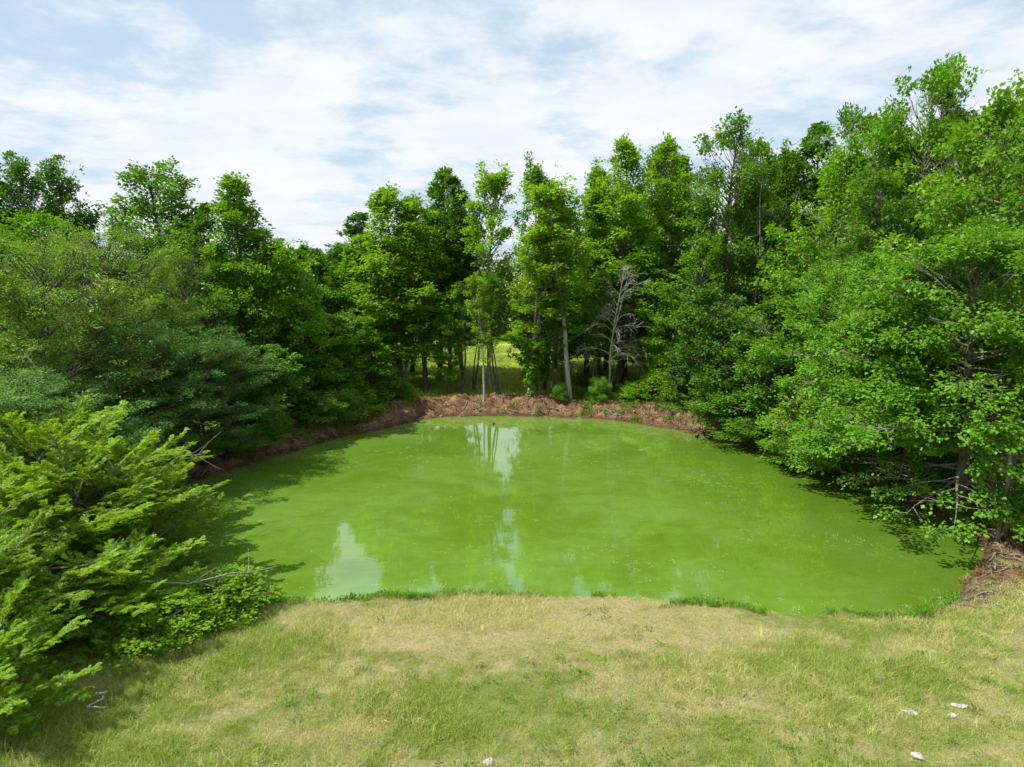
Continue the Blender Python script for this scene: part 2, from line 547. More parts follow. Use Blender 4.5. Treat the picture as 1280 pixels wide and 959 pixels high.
# the bare corner where the right bank meets the meadow
corner = ss(2.6, 1.2, GD + 1.3 * (fbm(GX * 0.8, GY * 0.8, 3) - 0.5)) * ss(11.2, 12.4, GX) * ss(16.4, 17.4, GY)
dirt_a = np.clip(np.maximum(dirt_a, corner), 0, 1)
dirt_a = np.where(GD < 0.03 + 0.55 * ss(0.5, 0.62, fbm(GX * 0.6 + 5, GY * 0.6, 3)), 1, dirt_a)
meadow_a = ss(38, 43, GY)
gm = mesh('ground', np.stack([GX, GY, GZ], -1).reshape(-1, 3), gf, M_GROUND, smooth=True,
          vattrs={'dirt': dirt_a.ravel(), 'meadow': meadow_a.ravel()})
link('ground', gm, kind='structure')

cen = POND.mean(0)
wv = np.vstack([[cen[0], cen[1], 0.0]] + [np.column_stack([cen + (POND - cen) * s, np.zeros(len(POND))]) for s in (0.5, 1.06)])
n = len(POND)
wf = [[0, 1 + i, 1 + (i + 1) % n] for i in range(n)]
for i in range(n):
    a, b, c_, d_ = 1 + i, 1 + n + i, 1 + n + (i + 1) % n, 1 + (i + 1) % n
    wf += [[a, b, c_], [a, c_, d_]]
link('water', mesh('water', wv, np.array(wf), M_WATER), kind='structure')

# ------------------------------------------------------------------ trees
def bent(p0, d, L, n, up=0.0, wob=0.06, rng=RNG, curl=0.0):
    """a polyline that starts at p0 along d and bends towards +z by up"""
    d = np.array(d, float)
    d /= np.linalg.norm(d)
    p = [np.array(p0, float)]
    s = L / n
    for i in range(n):
        d = d + np.array([0, 0, up]) / n + rng.normal(0, wob, 3)
        d /= np.linalg.norm(d)
        p.append(p[-1] + d * s)
    return np.array(p)


def along(p, t):
    i = t * (len(p) - 1)
    k = int(min(i, len(p) - 2))
    return p[k] + (p[k + 1] - p[k]) * (i - k), p[k + 1] - p[k]


def build_tree(seed, H, R, base, prof, nl, leaf, per, crad, spacing, mats, trunk_r=None, el=(0.15, 1.1), up=0.25,
               stems=1, bare=0.0, lean=0.0, dens=1.0, thin=(0.41, 0.555), nsc=1.0, flat=0.75, subf=0.42, aspect=0.85, drop=0.0, name='tree', hang=-0.25, twig=True, vine=0):
    rng = np.random.default_rng(seed)
    wood, limbs = Geo(), Geo()
    cl_c, cl_o, cl_s = [], [], []
    leaf, per, crad, nl, spacing = leaf * 1.10, int(per * 3.0 * dens), crad * 1.05, int(nl * 1.75), spacing * 0.70
    tr = trunk_r or H * 0.012
    for s in range(stems):
        a0 = rng.uniform(0, 6.28)
        off = np.array([math.cos(a0), math.sin(a0), 0]) * (0.0 if stems == 1 else 0.28)
        hh = H * (1 if s == 0 else rng.uniform(0.72, 0.95))
        n = 14
        spread = (0.0 if stems == 1 else 0.10) + lean
        tp = [off]
        d = np.array([math.cos(a0) * spread, math.sin(a0) * spread, 1.0])
        for i in range(n):
            d = d + rng.normal(0, 0.035, 3) * np.array([1, 1, 0]) + np.array([-d[0], -d[1], 0]) * 0.05
            d[2] = 1
            tp.append(tp[-1] + d * hh * 0.97 / n)
        tp = np.array(tp)
        u = np.linspace(0, 1, n + 1)
        rr = tr * (1 - 0.9 * u) * (0.75 if s else 1) + 0.012
        rr[0] *= 1.55
        wood.tube(tp + np.array([0, 0, -0.25]) * (u[:, None] == 0), rr, 9)
        n_l = nl if s == 0 else int(nl * 0.6)
        for k in range(n_l):
            q = (k + rng.random() * 0.8) / n_l
            t = base + (1 - base) * q ** 0.92
            if rng.random() < drop:
                continue
            az = k * 2.399963 + rng.normal(0, 0.35)
            pr = prof(q) * rng.uniform(0.8, 1.12) * (0.72 + 0.56 * float(vnoise(np.array([math.cos(az) * 1.3 + seed * 3.1]), np.array([math.sin(az) * 1.3 + t * H * 0.42]))[0]))
            L = max(0.35, R * pr)
            e = el[0] + (el[1] - el[0]) * q + rng.normal(0, 0.12)
            p0, _ = along(tp, min(t, 0.999))
            dv = [math.cos(az) * math.cos(e), math.sin(az) * math.cos(e), math.sin(e)]
            lb = bent(p0, dv, L, 6, up, 0.07, rng)
            r0 = min(tr * 0.42, 0.012 + L * 0.011) * (1.15 - 0.4 * q)
            limbs.tube(lb, np.linspace(r0, 0.006, 7), 5)
            isbare = rng.random() < bare * (1.4 - q)
            m = max(2, int((L * (0.75)) / spacing))
            for j in range(m):
                tj = 0.22 + 0.78 * (j + rng.random()) / m
                q0, dd = along(lb, min(tj, 0.999))
                side = 1 if j % 2 else -1
                dn = dd / (np.linalg.norm(dd) + 1e-9)
                lat = np.cross(dn, [0, 0, 1]) * side
                sd_ = dn * 0.75 + lat * rng.uniform(0.5, 1.1) + np.array([0, 0, rng.uniform(-0.15, 0.45)])
                sl = max(0.25, subf * L * (1.05 - 0.65 * tj)) * rng.uniform(0.7, 1.2)
                sb = bent(q0, sd_, sl, 3, 0.1, 0.12, rng)
                if twig:
                    limbs.tube(sb, np.linspace(r0 * 0.38 + 0.003, 0.004, 4), 3)
                if isbare:
                    continue
                nc_ = max(1, int(sl / spacing))
                for c_ in range(nc_):
                    tc_ = 1.0 if c_ == nc_ - 1 else (0.35 + 0.65 * (c_ + rng.random()) / nc_)
                    cc, _ = along(sb, min(tc_, 0.999))
                    cl_c.append(cc + rng.normal(0, 0.06, 3))
                    cl_o.append(dn + lat * 0.4)
                    cl_s.append(rng.uniform(0.7, 1.25))
            if not isbare:
                cl_c.append(lb[-1])
                cl_o.append(lb[-1] - lb[-2])
                cl_s.append(1.0)
        for c_ in range(3):
            cl_c.append(tp[-1] + np.array([0, 0, -0.25 * c_]))
            cl_o.append(np.array([0.1, 0, 1.0]))
            cl_s.append(0.8)
        if vine:
            for c_ in range(vine):
                tv = rng.random() ** 1.2 * 0.8
                cc, _ = along(tp, tv)
                az = rng.uniform(0, 6.28)
                cl_c.append(cc + np.array([math.cos(az), math.sin(az), 0]) * rng.uniform(0.1, 0.45))
                cl_o.append(np.array([math.cos(az), math.sin(az), 0]))
                cl_s.append(0.6)
    C, O, S = np.array(cl_c), np.array(cl_o), np.array(cl_s)
    print(name, seed, 'clusters', len(C), 'leaves', len(C) * per)
    O = O / (np.linalg.norm(O, axis=1)[:, None] + 1e-9)
    nC = len(C)
    n = nC * per
    ci = np.repeat(np.arange(nC), per)
    g_ = rng.normal(0, 1, (n, 3))
    g_ /= np.linalg.norm(g_, axis=1)[:, None]
    rad = rng.random(n)[:, None] ** 0.45 * crad * S[ci][:, None]
    off = g_ * rad * np.array([1, 1, flat])
    P = C[ci] + off
    nz = noise3(P * nsc * np.array([0.95, 0.95, 1.25]) + seed * 7.7) * 0.62 + noise3(P * 2.3 + seed * 3.3) * 0.38
    kp = rng.random(n) < ss(thin[0], thin[1], nz)
    ci, g_, P, outw = ci[kp], g_[kp], P[kp], None
    n = len(ci)
    outw = C[ci] * np.array([1, 1, 0])
    outw /= np.linalg.norm(outw, axis=1)[:, None] + 1e-6
    D = g_ * 0.8 + O[ci] * 0.5 + outw * 0.25 + np.array([0, 0, hang]) + rng.normal(0, 0.25, (n, 3))
    Nn = np.array([0, 0, 1.0]) + outw * 0.45 + rng.normal(0, 0.36, (n, 3)) + g_ * 0.30
    L = leaf * rng.uniform(0.65, 1.3, n)
    v, f = leaf_quads(P, D, Nn, L, L * aspect)
    print(name, seed, 'leaves kept', n)
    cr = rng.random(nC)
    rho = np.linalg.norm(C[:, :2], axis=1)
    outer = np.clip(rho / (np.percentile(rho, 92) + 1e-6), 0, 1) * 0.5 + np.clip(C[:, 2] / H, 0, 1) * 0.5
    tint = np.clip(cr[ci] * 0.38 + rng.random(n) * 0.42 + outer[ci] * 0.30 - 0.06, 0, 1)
    root = bpy.data.objects.new(name, None)
    root.empty_display_size = 0.5
    wv_, wf_ = wood.get()
    lv, lf = limbs.get()
    parts = [('trunk', quads_to_mesh(name + '_trunk', wv_, wf_, mats[1])),
             ('branches', quads_to_mesh(name + '_branches', lv, lf, mats[2])),
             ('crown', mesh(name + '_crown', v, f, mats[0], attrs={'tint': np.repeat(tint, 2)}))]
    obs = []
    for pn, me in parts:
        o = bpy.data.objects.new(pn, me)
        o.parent = root
        obs.append(o)
    print('   height', H, '->', round(float(v[:, 2].max()), 2))
    return {'root': root, 'parts': obs, 'H': float(v[:, 2].max()), 'R': R, 'used': False, 'name': name}


prof_col = lambda q: (0.55 + 0.6 * math.sin(min(1, q * 1.25) * math.pi * 0.62)) * (1 - q) ** 0.55 + 0.10
prof_cone = lambda q: (1 - q) ** 0.75 * 0.95 + 0.10
prof_round = lambda q: math.sqrt(max(0.0, 1 - (q * 1.55 - 0.62) ** 2)) * 0.95 + 0.08 if abs(q * 1.55 - 0.62) < 1 else 0.12
prof_dome = lambda q: math.sqrt(max(0.02, 1 - q ** 2.2)) * 0.95 + 0.05
prof_vase = lambda q: 0.45 + 0.6 * math.sin(q * math.pi * 0.85) if q < 0.97 else 0.3

PROTO = {
    'spire': build_tree(23, 16, 2.7, 0.19, prof_col, 62, 0.17, 13, 0.42, 0.44, (M_SPIRE, M_BARK, M_BRANCH), 0.17, (0.05, 1.0), name='sweetgum_tree', thin=(0.38, 0.53)),
    'ragged': build_tree(21, 16, 2.6, 0.45, prof_vase, 34, 0.17, 12, 0.42, 0.46, (M_DEEP, M_BARK, M_BRANCH), 0.15, (0.3, 1.2), name='ragged_tree', drop=0.25, stems=2, bare=0.1),
    'cone': build_tree(22, 16, 3.8, 0.25, prof_dome, 58, 0.18, 12, 0.50, 0.55, (M_BROAD, M_BARK, M_BRANCH), 0.22, (-0.1, 0.9), name='broadleaf_tree', thin=(0.36, 0.5)),
    'gum_a': build_tree(1, 16, 2.7, 0.17, prof_col, 66, 0.17, 14, 0.42, 0.42, (M_GUM, M_BARK, M_BRANCH), 0.17, (0.05, 1.0), name='sweetgum_tree'),
    'gum_b': build_tree(2, 16, 3.0, 0.19, prof_cone, 70, 0.18, 13, 0.42, 0.44, (M_GUM, M_BARK, M_BRANCH), 0.18, (0.15, 1.1), name='sweetgum_tree', drop=0.06),
    'gum_c': build_tree(3, 16, 2.4, 0.22, prof_col, 60, 0.18, 13, 0.40, 0.42, (M_DEEP, M_BARK, M_BRANCH), 0.16, (0.3, 1.25), name='sweetgum_tree', drop=0.10),
    'tulip_a': build_tree(4, 16, 2.5, 0.36, prof_vase, 46, 0.18, 12, 0.42, 0.46, (M_TULIP, M_PALE, M_BRANCH), 0.15, (0.2, 1.2), name='pale_trunk_tree', drop=0.15, bare=0.12),
    'tulip_b': build_tree(5, 16, 2.1, 0.26, prof_vase, 44, 0.17, 12, 0.38, 0.45, (M_TULIP, M_PALE, M_BRANCH), 0.12, (0.2, 1.2), stems=3, name='pale_trunk_tree', drop=0.12, vine=110, dens=0.8),
    'broad_a': build_tree(6, 16, 4.6, 0.10, prof_dome, 70, 0.19, 12, 0.50, 0.62, (M_BROAD, M_BARK, M_BRANCH), 0.26, (-0.1, 0.85), name='broadleaf_tree', nsc=0.72, thin=(0.43, 0.54), dens=1.15),
    'broad_b': build_tree(7, 16, 4.4, 0.14, prof_dome, 66, 0.19, 12, 0.50, 0.62, (M_BROAD, M_BARK, M_BRANCH), 0.25, (0.0, 0.95), name='broadleaf_tree', drop=0.05, nsc=0.72, thin=(0.43, 0.54), dens=1.15),
    'broad_c': build_tree(8, 16, 4.4, 0.08, prof_dome, 66, 0.19, 12, 0.50, 0.62, (M_GUM, M_BARK, M_BRANCH), 0.26, (-0.05, 1.0), name='broadleaf_tree', nsc=0.72, thin=(0.43, 0.54), dens=1.15),
    'maple': build_tree(9, 13, 5.2, 0.16, prof_dome, 66, 0.150, 20, 0.50, 0.60, (M_BROAD, M_BARK, M_BRANCH), 0.24, (-0.3, 0.95), name='maple_tree', up=0.0, hang=-0.4, nsc=0.72, thin=(0.43, 0.54), dens=1.15),
    'round_a': build_tree(10, 8, 3.2, 0.14, prof_round, 56, 0.16, 13, 0.38, 0.44, (M_GUM, M_BARK, M_BRANCH), 0.11, (0.0, 1.1), name='understory_tree'),
    'round_b': build_tree(11, 8, 3.0, 0.12, prof_dome, 52, 0.16, 13, 0.38, 0.44, (M_DEEP, M_BARK, M_BRANCH), 0.11, (0.05, 1.1), name='understory_tree'),
    'fine_a': build_tree(12, 11, 4.6, 0.12, prof_dome, 70, 0.105, 17, 0.44, 0.62, (M_OLIVE, M_BARK, M_BARK), 0.2, (0.05, 1.05), name='fine_leaved_tree', flat=0.5, aspect=0.5, up=0.1, thin=(0.42, 0.54), dens=1.55),
    'fine_b': build_tree(13, 10, 4.4, 0.10, prof_round, 62, 0.105, 17, 0.44, 0.62, (M_GREY, M_BARK, M_BARK), 0.18, (0.0, 1.0), name='fine_leaved_tree', flat=0.45, aspect=0.45, up=-0.1, thin=(0.42, 0.54), dens=1.55),
    'shrub_a': build_tree(14, 2.6, 1.7, 0.10, prof_dome, 22, 0.12, 10, 0.28, 0.34, (M_TULIP, M_BRANCH, M_BRANCH), 0.035, (0.1, 1.1), stems=3, name='shrub', thin=(0.30, 0.48), dens=0.7),
    'shrub_b': build_tree(15, 2.4, 1.8, 0.08, prof_round, 22, 0.10, 11, 0.28, 0.34, (M_BROAD, M_BRANCH, M_BRANCH), 0.035, (0.0, 1.0), stems=3, name='shrub', thin=(0.30, 0.48), dens=0.7),
    'far_a': build_tree(16, 14, 4.6, 0.10, prof_dome, 50, 0.34, 9, 0.75, 0.85, (M_WOODS, M_BARK, M_BRANCH), 0.22, (0.0, 1.1), name='far_tree', twig=False),
    'far_b': build_tree(17, 15, 3.6, 0.12, prof_col, 50, 0.34, 9, 0.70, 0.85, (M_WOODS, M_BARK, M_BRANCH), 0.2, (0.1, 1.1), name='far_tree', twig=False),
}


def plant(kind, x, y, H, wid=None, rot=None, label='', cat='tree', group=None, z=None, sink=0.1):
    P = PROTO[kind]
    root = P['root'] if not P['used'] else P['root'].copy()
    COL.objects.link(root)
    for ch in P['parts']:
        c = ch if not P['used'] else ch.copy()
        c.parent = root
        COL.objects.link(c)
    P['used'] = True
    zz_ = float(height(np.array([x]), np.array([y]))[0]) if z is None else z
    root.location = (x, y, zz_ - sink)
    s = H / P['H']
    sw = s if wid is None else wid / P['R']
    root.scale = (sw, sw, s)
    root.rotation_euler = (0, 0, (zlib.crc32((label + '%.1f' % x).encode()) % 6283) / 1000 if rot is None else rot)
    root['label'], root['category'] = label, cat
    if 'group' in root:
        del root['group']
    if group:
        root['group'] = group
    return root


def tree_px(kind, px, Y, top, wid=None, label='', cat='tree', group=None, rot=None):
    """a tree standing at depth Y whose middle is seen at photo column px and whose tip reaches photo row top"""
    H = max(1.2, z_for(top, Y) - 0.9)
    x = x_for(px, Y, z=0.9 + H * 0.6)
    return plant(kind, x, Y, H, wid, rot, label, cat, group)


FAR = 'trees along the far bank'
RIGHT = 'tall trees on the right bank'
LEFT = 'trees on the left bank'
T = [
    # ---- middle of the far bank, left to right
    ('gum_a', 316, 37.5, 208, 2.6, 'tall dark column of sweetgum with a narrow bright top left of the open sky gap', LEFT),
    ('gum_c', 284, 39.0, 246, 1.8, 'thin ragged tree top just left of the tall sweetgum column', LEFT),
    ('round_a', 350, 38.5, 288, 3.2, 'bushy green shoulder tree leaning out right of the tall sweetgum column', LEFT),
    ('round_b', 385, 47, 306, 3.4, 'mid height dark tree under the open sky gap', FAR),
    ('gum_c', 430, 53, 266, 3.2, 'dark tree with a flat feathery top right of the sky gap', FAR),
    ('round_a', 428, 41.5, 375, 2.8, 'low bright green tree with big leaves at the left end of the far bank', FAR),
    ('gum_b', 462, 48, 296, 3.0, 'short sweetgum filling in left of the twin bright spires', FAR),
    ('spire', 497, 46, 217, 3.1, 'bright yellow green sweetgum spire, first of the middle spires from the sky gap', FAR),
    ('spire', 529, 47, 230, 2.9, 'bright green sweetgum spire close to the right of the first bright spire', FAR),
    ('gum_c', 546, 50, 204, 2.7, 'dark narrow tree with a ragged pointed tip between two bright spires', FAR),
    ('gum_c', 577, 51, 214, 2.6, 'dark narrow tree with a thin knobbly tip left of the pale airy one', FAR),
    ('tulip_a', 612, 48, 196, 2.4, 'slim airy light green tree with its feathery tip against white cloud', FAR),
    ('tulip_a', 604, 43.6, 330, 1.2, 'short slender pale trunk leaning at the lip of the far bank', FAR),
    ('tulip_b', 655, 43.8, 246, 2.1, 'clump of vine covered pale stems with yellow green leaves at the water', FAR),
    ('broad_c', 684, 53, 186, 3.4, 'darker broad topped tree behind the yellow green one', FAR),
    ('tulip_a', 714, 44.2, 210, 3.0, 'yellow green tree with one straight pale grey trunk beside the dead tree', FAR),
    ('gum_b', 736, 53, 186, 3.2, 'dull green tree top peeping over the yellow green tree', FAR),
    ('spire', 786, 50, 162, 3.1, 'bright pointed spire, left one of the pair right of the dead tree', FAR),
    ('spire', 819, 51, 157, 2.9, 'slimmer pointed spire, right one of the pair above the dead tree', FAR),
    ('gum_b', 849, 53, 173, 3.0, 'darker cone between the pointed pair and the large rounded crown', FAR),
    ('gum_b', 775, 47.5, 300, 3.4, 'deep green tree directly behind the dead tree', FAR),
    ('broad_b', 903, 48, 140, 3.7, 'large rounded bright crown at the right end of the far bank', FAR),
    ('broad_a', 957, 50, 160, 3.3, 'dusky crown with a bare grey patch right of the large rounded crown', FAR),
    ('gum_b', 985, 49, 168, 2.4, 'thin topped tree in the notch before the right bank trees', FAR),
    ('broad_c', 862, 45.5, 280, 3.5, 'leafy green tree below the large rounded crown', FAR),
    ('round_b', 900, 39.5, 350, 3.0, 'dark green shaded tree over the right end of the eroded bank', FAR),
    ('round_a', 826, 44.4, 395, 1.5, 'little yellow green sapling right of the dead tree', FAR),
    ('gum_b', 446, 56, 300, 3.2, 'rounded dark crown just right of the sky gap', FAR),
    ('broad_c', 513, 54, 258, 2.9, 'green crown filling the notch between the two bright spires', FAR),
    ('gum_b', 561, 54, 258, 2.6, 'green crown between the two dark narrow tips', FAR),
    ('broad_c', 694, 56, 232, 3.2, 'green crown behind the straight pale trunk', FAR),
    ('broad_c', 760, 55, 212, 3.2, 'green crown high above the dead tree', FAR),
    ('broad_b', 835, 57, 195, 3.4, 'green crown in the notch right of the pointed pair', FAR),
    ('ragged', 487, 47, 332, 1.3, 'thin dark stemmed sapling, first from the left among the middle trunks', FAR),
    ('ragged', 507, 45.4, 340, 1.3, 'thin dark stemmed sapling under the first bright spire', FAR),
    ('gum_a', 560, 45.6, 372, 1.4, 'small bright sapling between two dark trunks under the dark tips', FAR),
    ('ragged', 575, 45.2, 342, 1.3, 'thin dark stemmed sapling left of the slender leaning pale trunk', FAR),
    ('ragged', 625, 45.8, 332, 1.3, 'thin dark stemmed sapling right of the slender leaning pale trunk', FAR),
    ('gum_a', 672, 46.2, 365, 1.4, 'small bright sapling right of the vine covered clump', FAR),
    ('ragged', 698, 45.4, 340, 1.3, 'thin dark stemmed sapling touching the straight pale trunk', FAR),
    ('ragged', 740, 45.8, 325, 1.3, 'thin dark stemmed sapling left of the dead tree', FAR),
    ('gum_b', 250, 42.0, 285, 2.8, 'soft green crown between the tall dark cone and the sweetgum column', LEFT),
    # ---- understory of the far bank
    ('ragged', 480, 46, 380, 1.6, 'small dark tree among thin trunks below the bright spires', FAR),
    ('round_b', 372, 38.0, 400, 2.7, 'shaded tree over the dark left corner of the far bank', FAR),
    ('ragged', 588, 47, 330, 1.4, 'dark thin sapling behind the slender leaning pale trunk', FAR),
    ('ragged', 684, 48, 310, 1.5, 'dark thin sapling between the vine covered clump and the pale trunk', FAR),
    ('round_b', 455, 42.2, 405, 2.2, 'shaded little tree over the dark bank left of the first dark trunks', FAR),
    ('gum_b', 400, 52, 298, 3.0, 'soft green tree in the dip of the tree line left of the feathery topped one', FAR),
    ('gum_b', 752, 50, 226, 2.6, 'dull green crown between the yellow green tree and the pointed pair', FAR),
    # ---- right bank
    ('broad_c', 1030, 38.5, 160, 3.5, 'bright yellow green crown stepping up where the right bank begins', RIGHT),
    ('broad_b', 1078, 42, 110, 3.0, 'darker pointed crown left of the highest top', RIGHT),
    ('broad_b', 1140, 35, 52, 3.4, 'highest tree of the right bank with a tufted double top', RIGHT),
    ('broad_a', 1112, 31.5, 190, 3.3, 'mid height crown with bare twigs showing below the highest tree', RIGHT),
    ('broad_c', 1205, 30.5, 78, 3.9, 'broad full crown between the highest tree and the picture edge', RIGHT),
    ('broad_a', 1264, 28.5, 58, 3.7, 'tall crown at the right end of the tree line', RIGHT),
    ('broad_a', 1008, 34.6, 290, 3.3, 'wide mid green tree overhanging the far right shore', RIGHT),
    ('round_b', 952, 36.3, 372, 3.0, 'dark glossy tree low over the water left of the yellow green shrub', RIGHT),
    ('maple', 1085, 29.4, 300, 3.7, 'layered big leaved tree spreading low over the right shore', RIGHT),
    ('maple', 1228, 23.6, 226, 4.3, 'large drooping maple nearest the camera on the right bank', RIGHT),
    ('maple', 1160, 26.4, 275, 3.6, 'leafy maple between the two drooping big leaved trees', RIGHT),
    # ---- left bank
    ('cone', 186, 45, 186, 4.3, 'tall dark cone with bright leaf tufts standing against the sky on the left', LEFT),
    ('ragged', 104, 46, 188, 2.3, 'open dark tree top between the conical one and the ragged pair', LEFT),
    ('ragged', 66, 45, 192, 2.2, 'ragged see-through tree top, right one of the ragged pair', LEFT),
    ('ragged', 26, 45, 200, 2.4, 'ragged see-through tree top, left one of the ragged pair', LEFT),
    ('broad_b', -12, 44, 225, 2.4, 'dark tree top cut by the left picture edge', LEFT),
    ('fine_a', 50, 25.0, 268, 4.6, 'large olive green fine leaved tree filling the left side', LEFT),
    ('fine_a', 150, 31.0, 262, 4.2, 'fine leaved tree with soft pale tips below the tall dark cone', LEFT),
    ('fine_a', 225, 36.0, 300, 3.2, 'soft green tree just left of the sweetgum column', LEFT),
    ('fine_b', 160, 27.6, 372, 3.6, 'drooping grey green tree in the middle of the left bank', LEFT),
    ('fine_b', 250, 30.6, 395, 3.2, 'grey green overhanging tree above the shaded red bank', LEFT),
    ('round_b', 268, 33.5, 365, 2.8, 'deep green shaded tree behind the grey green overhanging one', LEFT),
    ('round_b', 318, 34.6, 425, 2.4, 'dark bush like tree at the foot of the sweetgum column', LEFT),
    ('fine_b', 40, 21.5, 425, 3.2, 'dark grey green tree right behind the bright feathery trees', LEFT),
]
for kind, px, Y, top, wid, label, gr in T:
    tree_px(kind, px, Y, top, wid, label, 'tree', gr)

# rows behind: they close the wood and make its depth dark
BACK = [(870, 58, 200), (925, 60, 185), (990, 58, 185), (1045, 50, 150), (1100, 47, 130), (1165, 44, 110), (1230, 41, 105), (1290, 38, 95), (1330, 33, 70),
        (800, 62, 215)]
BACK_L = ['left of the dusky crown', 'behind the dusky crown', 'in the notch before the right bank', 'behind the yellow green crown', 'behind the darker pointed crown', 'behind the highest tree', 'behind the broad full crown', 'behind the tall crown at the right end', 'beyond the right picture edge', 'behind the pointed pair of spires']
for (px, Y, top), bl in zip(BACK, BACK_L):
    tree_px('gum_c' if px % 2 else 'broad_b', px, Y, top, 3.4, 'tree in the second row of the wood, ' + bl, 'tree', 'second row of trees')
LB = [(-60, 30, 270), (0, 36, 285), (95, 40, 262), (235, 46, 305), (285, 50, 315), (-70, 42, 240)]
LB_L = ['outside the left edge behind the olive tree', 'directly behind the large olive tree', 'left of the ragged pair', 'left of the sweetgum column', 'behind the sweetgum column itself', 'outside the left edge, farthest back']
for (px, Y, top), bl in zip(LB, LB_L):
    tree_px('round_b' if Y > 44 else 'broad_a', px, Y, top, 3.6, 'green filling tree of the left wood, ' + bl, 'tree', 'filling trees of the left wood')

# far woods across the meadow
far = 'distant trees across the meadow'
for i, px in enumerate(range(230, 1010, 34)):
    Y = 84 + 13 * RNG.random()
    top = 300 + 22 * RNG.random() if px < 500 else 330 + 20 * RNG.random()
    tree_px('far_a' if i % 3 else 'far_b', px + RNG.uniform(-8, 8), Y, top, 5.0, 'hazy tree of the distant wood edge across the meadow', 'tree', far)
# low scrub along that wood edge
for i in range(26):
    px = 330 + i * 22 + RNG.uniform(-8, 8)
    Y = 68 + 12 * RNG.random()
    tree_px('shrub_b' if i % 2 else 'shrub_a', px, Y + 8, 455 + 12 * RNG.random(), 3.0, 'low bush seen between trunks at the far side of the meadow', 'bush', 'bushes across the meadow')

SH = [
    ('shrub_a', 258, 16.9, 690, 1.35, 'light green leafy bush at the corner where the feathery trees meet the water'),
    ('shrub_a', 196, 15.3, 728, 1.25, 'light green leafy bush below the feathery trees at the edge of the grass'),
    ('shrub_b', 130, 15.2, 760, 1.0, 'deeper green leafy bush in the shade under the feathery trees'),
    ('shrub_b', 478, 42.0, 492, 0.8, 'small dark bush clinging to the shaded part of the far bank'),
    ('shrub_b', 340, 33.6, 540, 1.0, 'drooping bush on the shaded red bank near the left corner'),
    ('shrub_b', 700, 43.2, 484, 0.5, 'brown green tuft at the foot of the straight pale trunk'),
    ('shrub_a', 836, 42.9, 455, 1.9, 'yellow green shrub overhanging the eroded far bank'),
    ('shrub_a', 868, 42.2, 470, 1.5, 'bright shrub hanging down at the right side of the yellow green one'),
    ('shrub_a', 800, 43.4, 470, 1.4, 'leafy bush at the foot of the dead tree'),
    ('shrub_b', 752, 43.0, 465, 0.8, 'slim upright bush right of the pale trunk'),
    ('shrub_b', 915, 36.9, 478, 2.3, 'dark rounded bush at the water right of the eroded bank'),
    ('shrub_b', 955, 34.4, 500, 2.1, 'glossy dark bush touching the water, left of the overhanging maple'),
    ('shrub_a', 1032, 30.0, 440, 2.3, 'bright yellow green bush halfway along the right shore'),
    ('shrub_b', 1016, 31.3, 520, 1.9, 'dark green bush dipping into the water below the yellow green bush'),
    ('shrub_b', 1085, 29.3, 535, 1.6, 'low leafy bush on the red bank of the right shore'),
    ('shrub_a', 1112, 27.4, 570, 1.1, 'light green bush with small leaves at the water under the maples'),
    ('shrub_b', 1180, 26.0, 560, 1.6, 'shaded bush under the nearest maple'),
    ('shrub_a', 1216, 23.3, 622, 0.7, 'small leafy sprout standing alone at the right waterline'),
    ('shrub_a', 445, 40.0, 466, 1.5, 'sunlit leafy bush at the left end of the far bank'),
    ('shrub_a', 362, 37.6, 482, 1.9, 'bright ground hugging bush by the gap at the left corner'),
    ('shrub_b', 408, 37.6, 474, 1.8, 'green bush between the two sunlit bushes of the far left corner'),
    ('shrub_b', 312, 32.3, 548, 1.1, 'tuft of dark leaves leaning over the left waterline'),
    ('shrub_b', 262, 30.6, 535, 1.9, 'dark bush on the shaded red bank at the left'),
    ('shrub_b', 165, 24.2, 555, 1.9, 'dark bush behind the feathery branches on the left shore'),
    ('shrub_a', 505, 44.2, 482, 0.8, 'tiny light green bush on the lip of the far bank'),
]
for kind, px, Y, top, wid, label in SH:
    tree_px(kind, px, Y, top, wid, label, 'shrub', 'shrubs at the water')

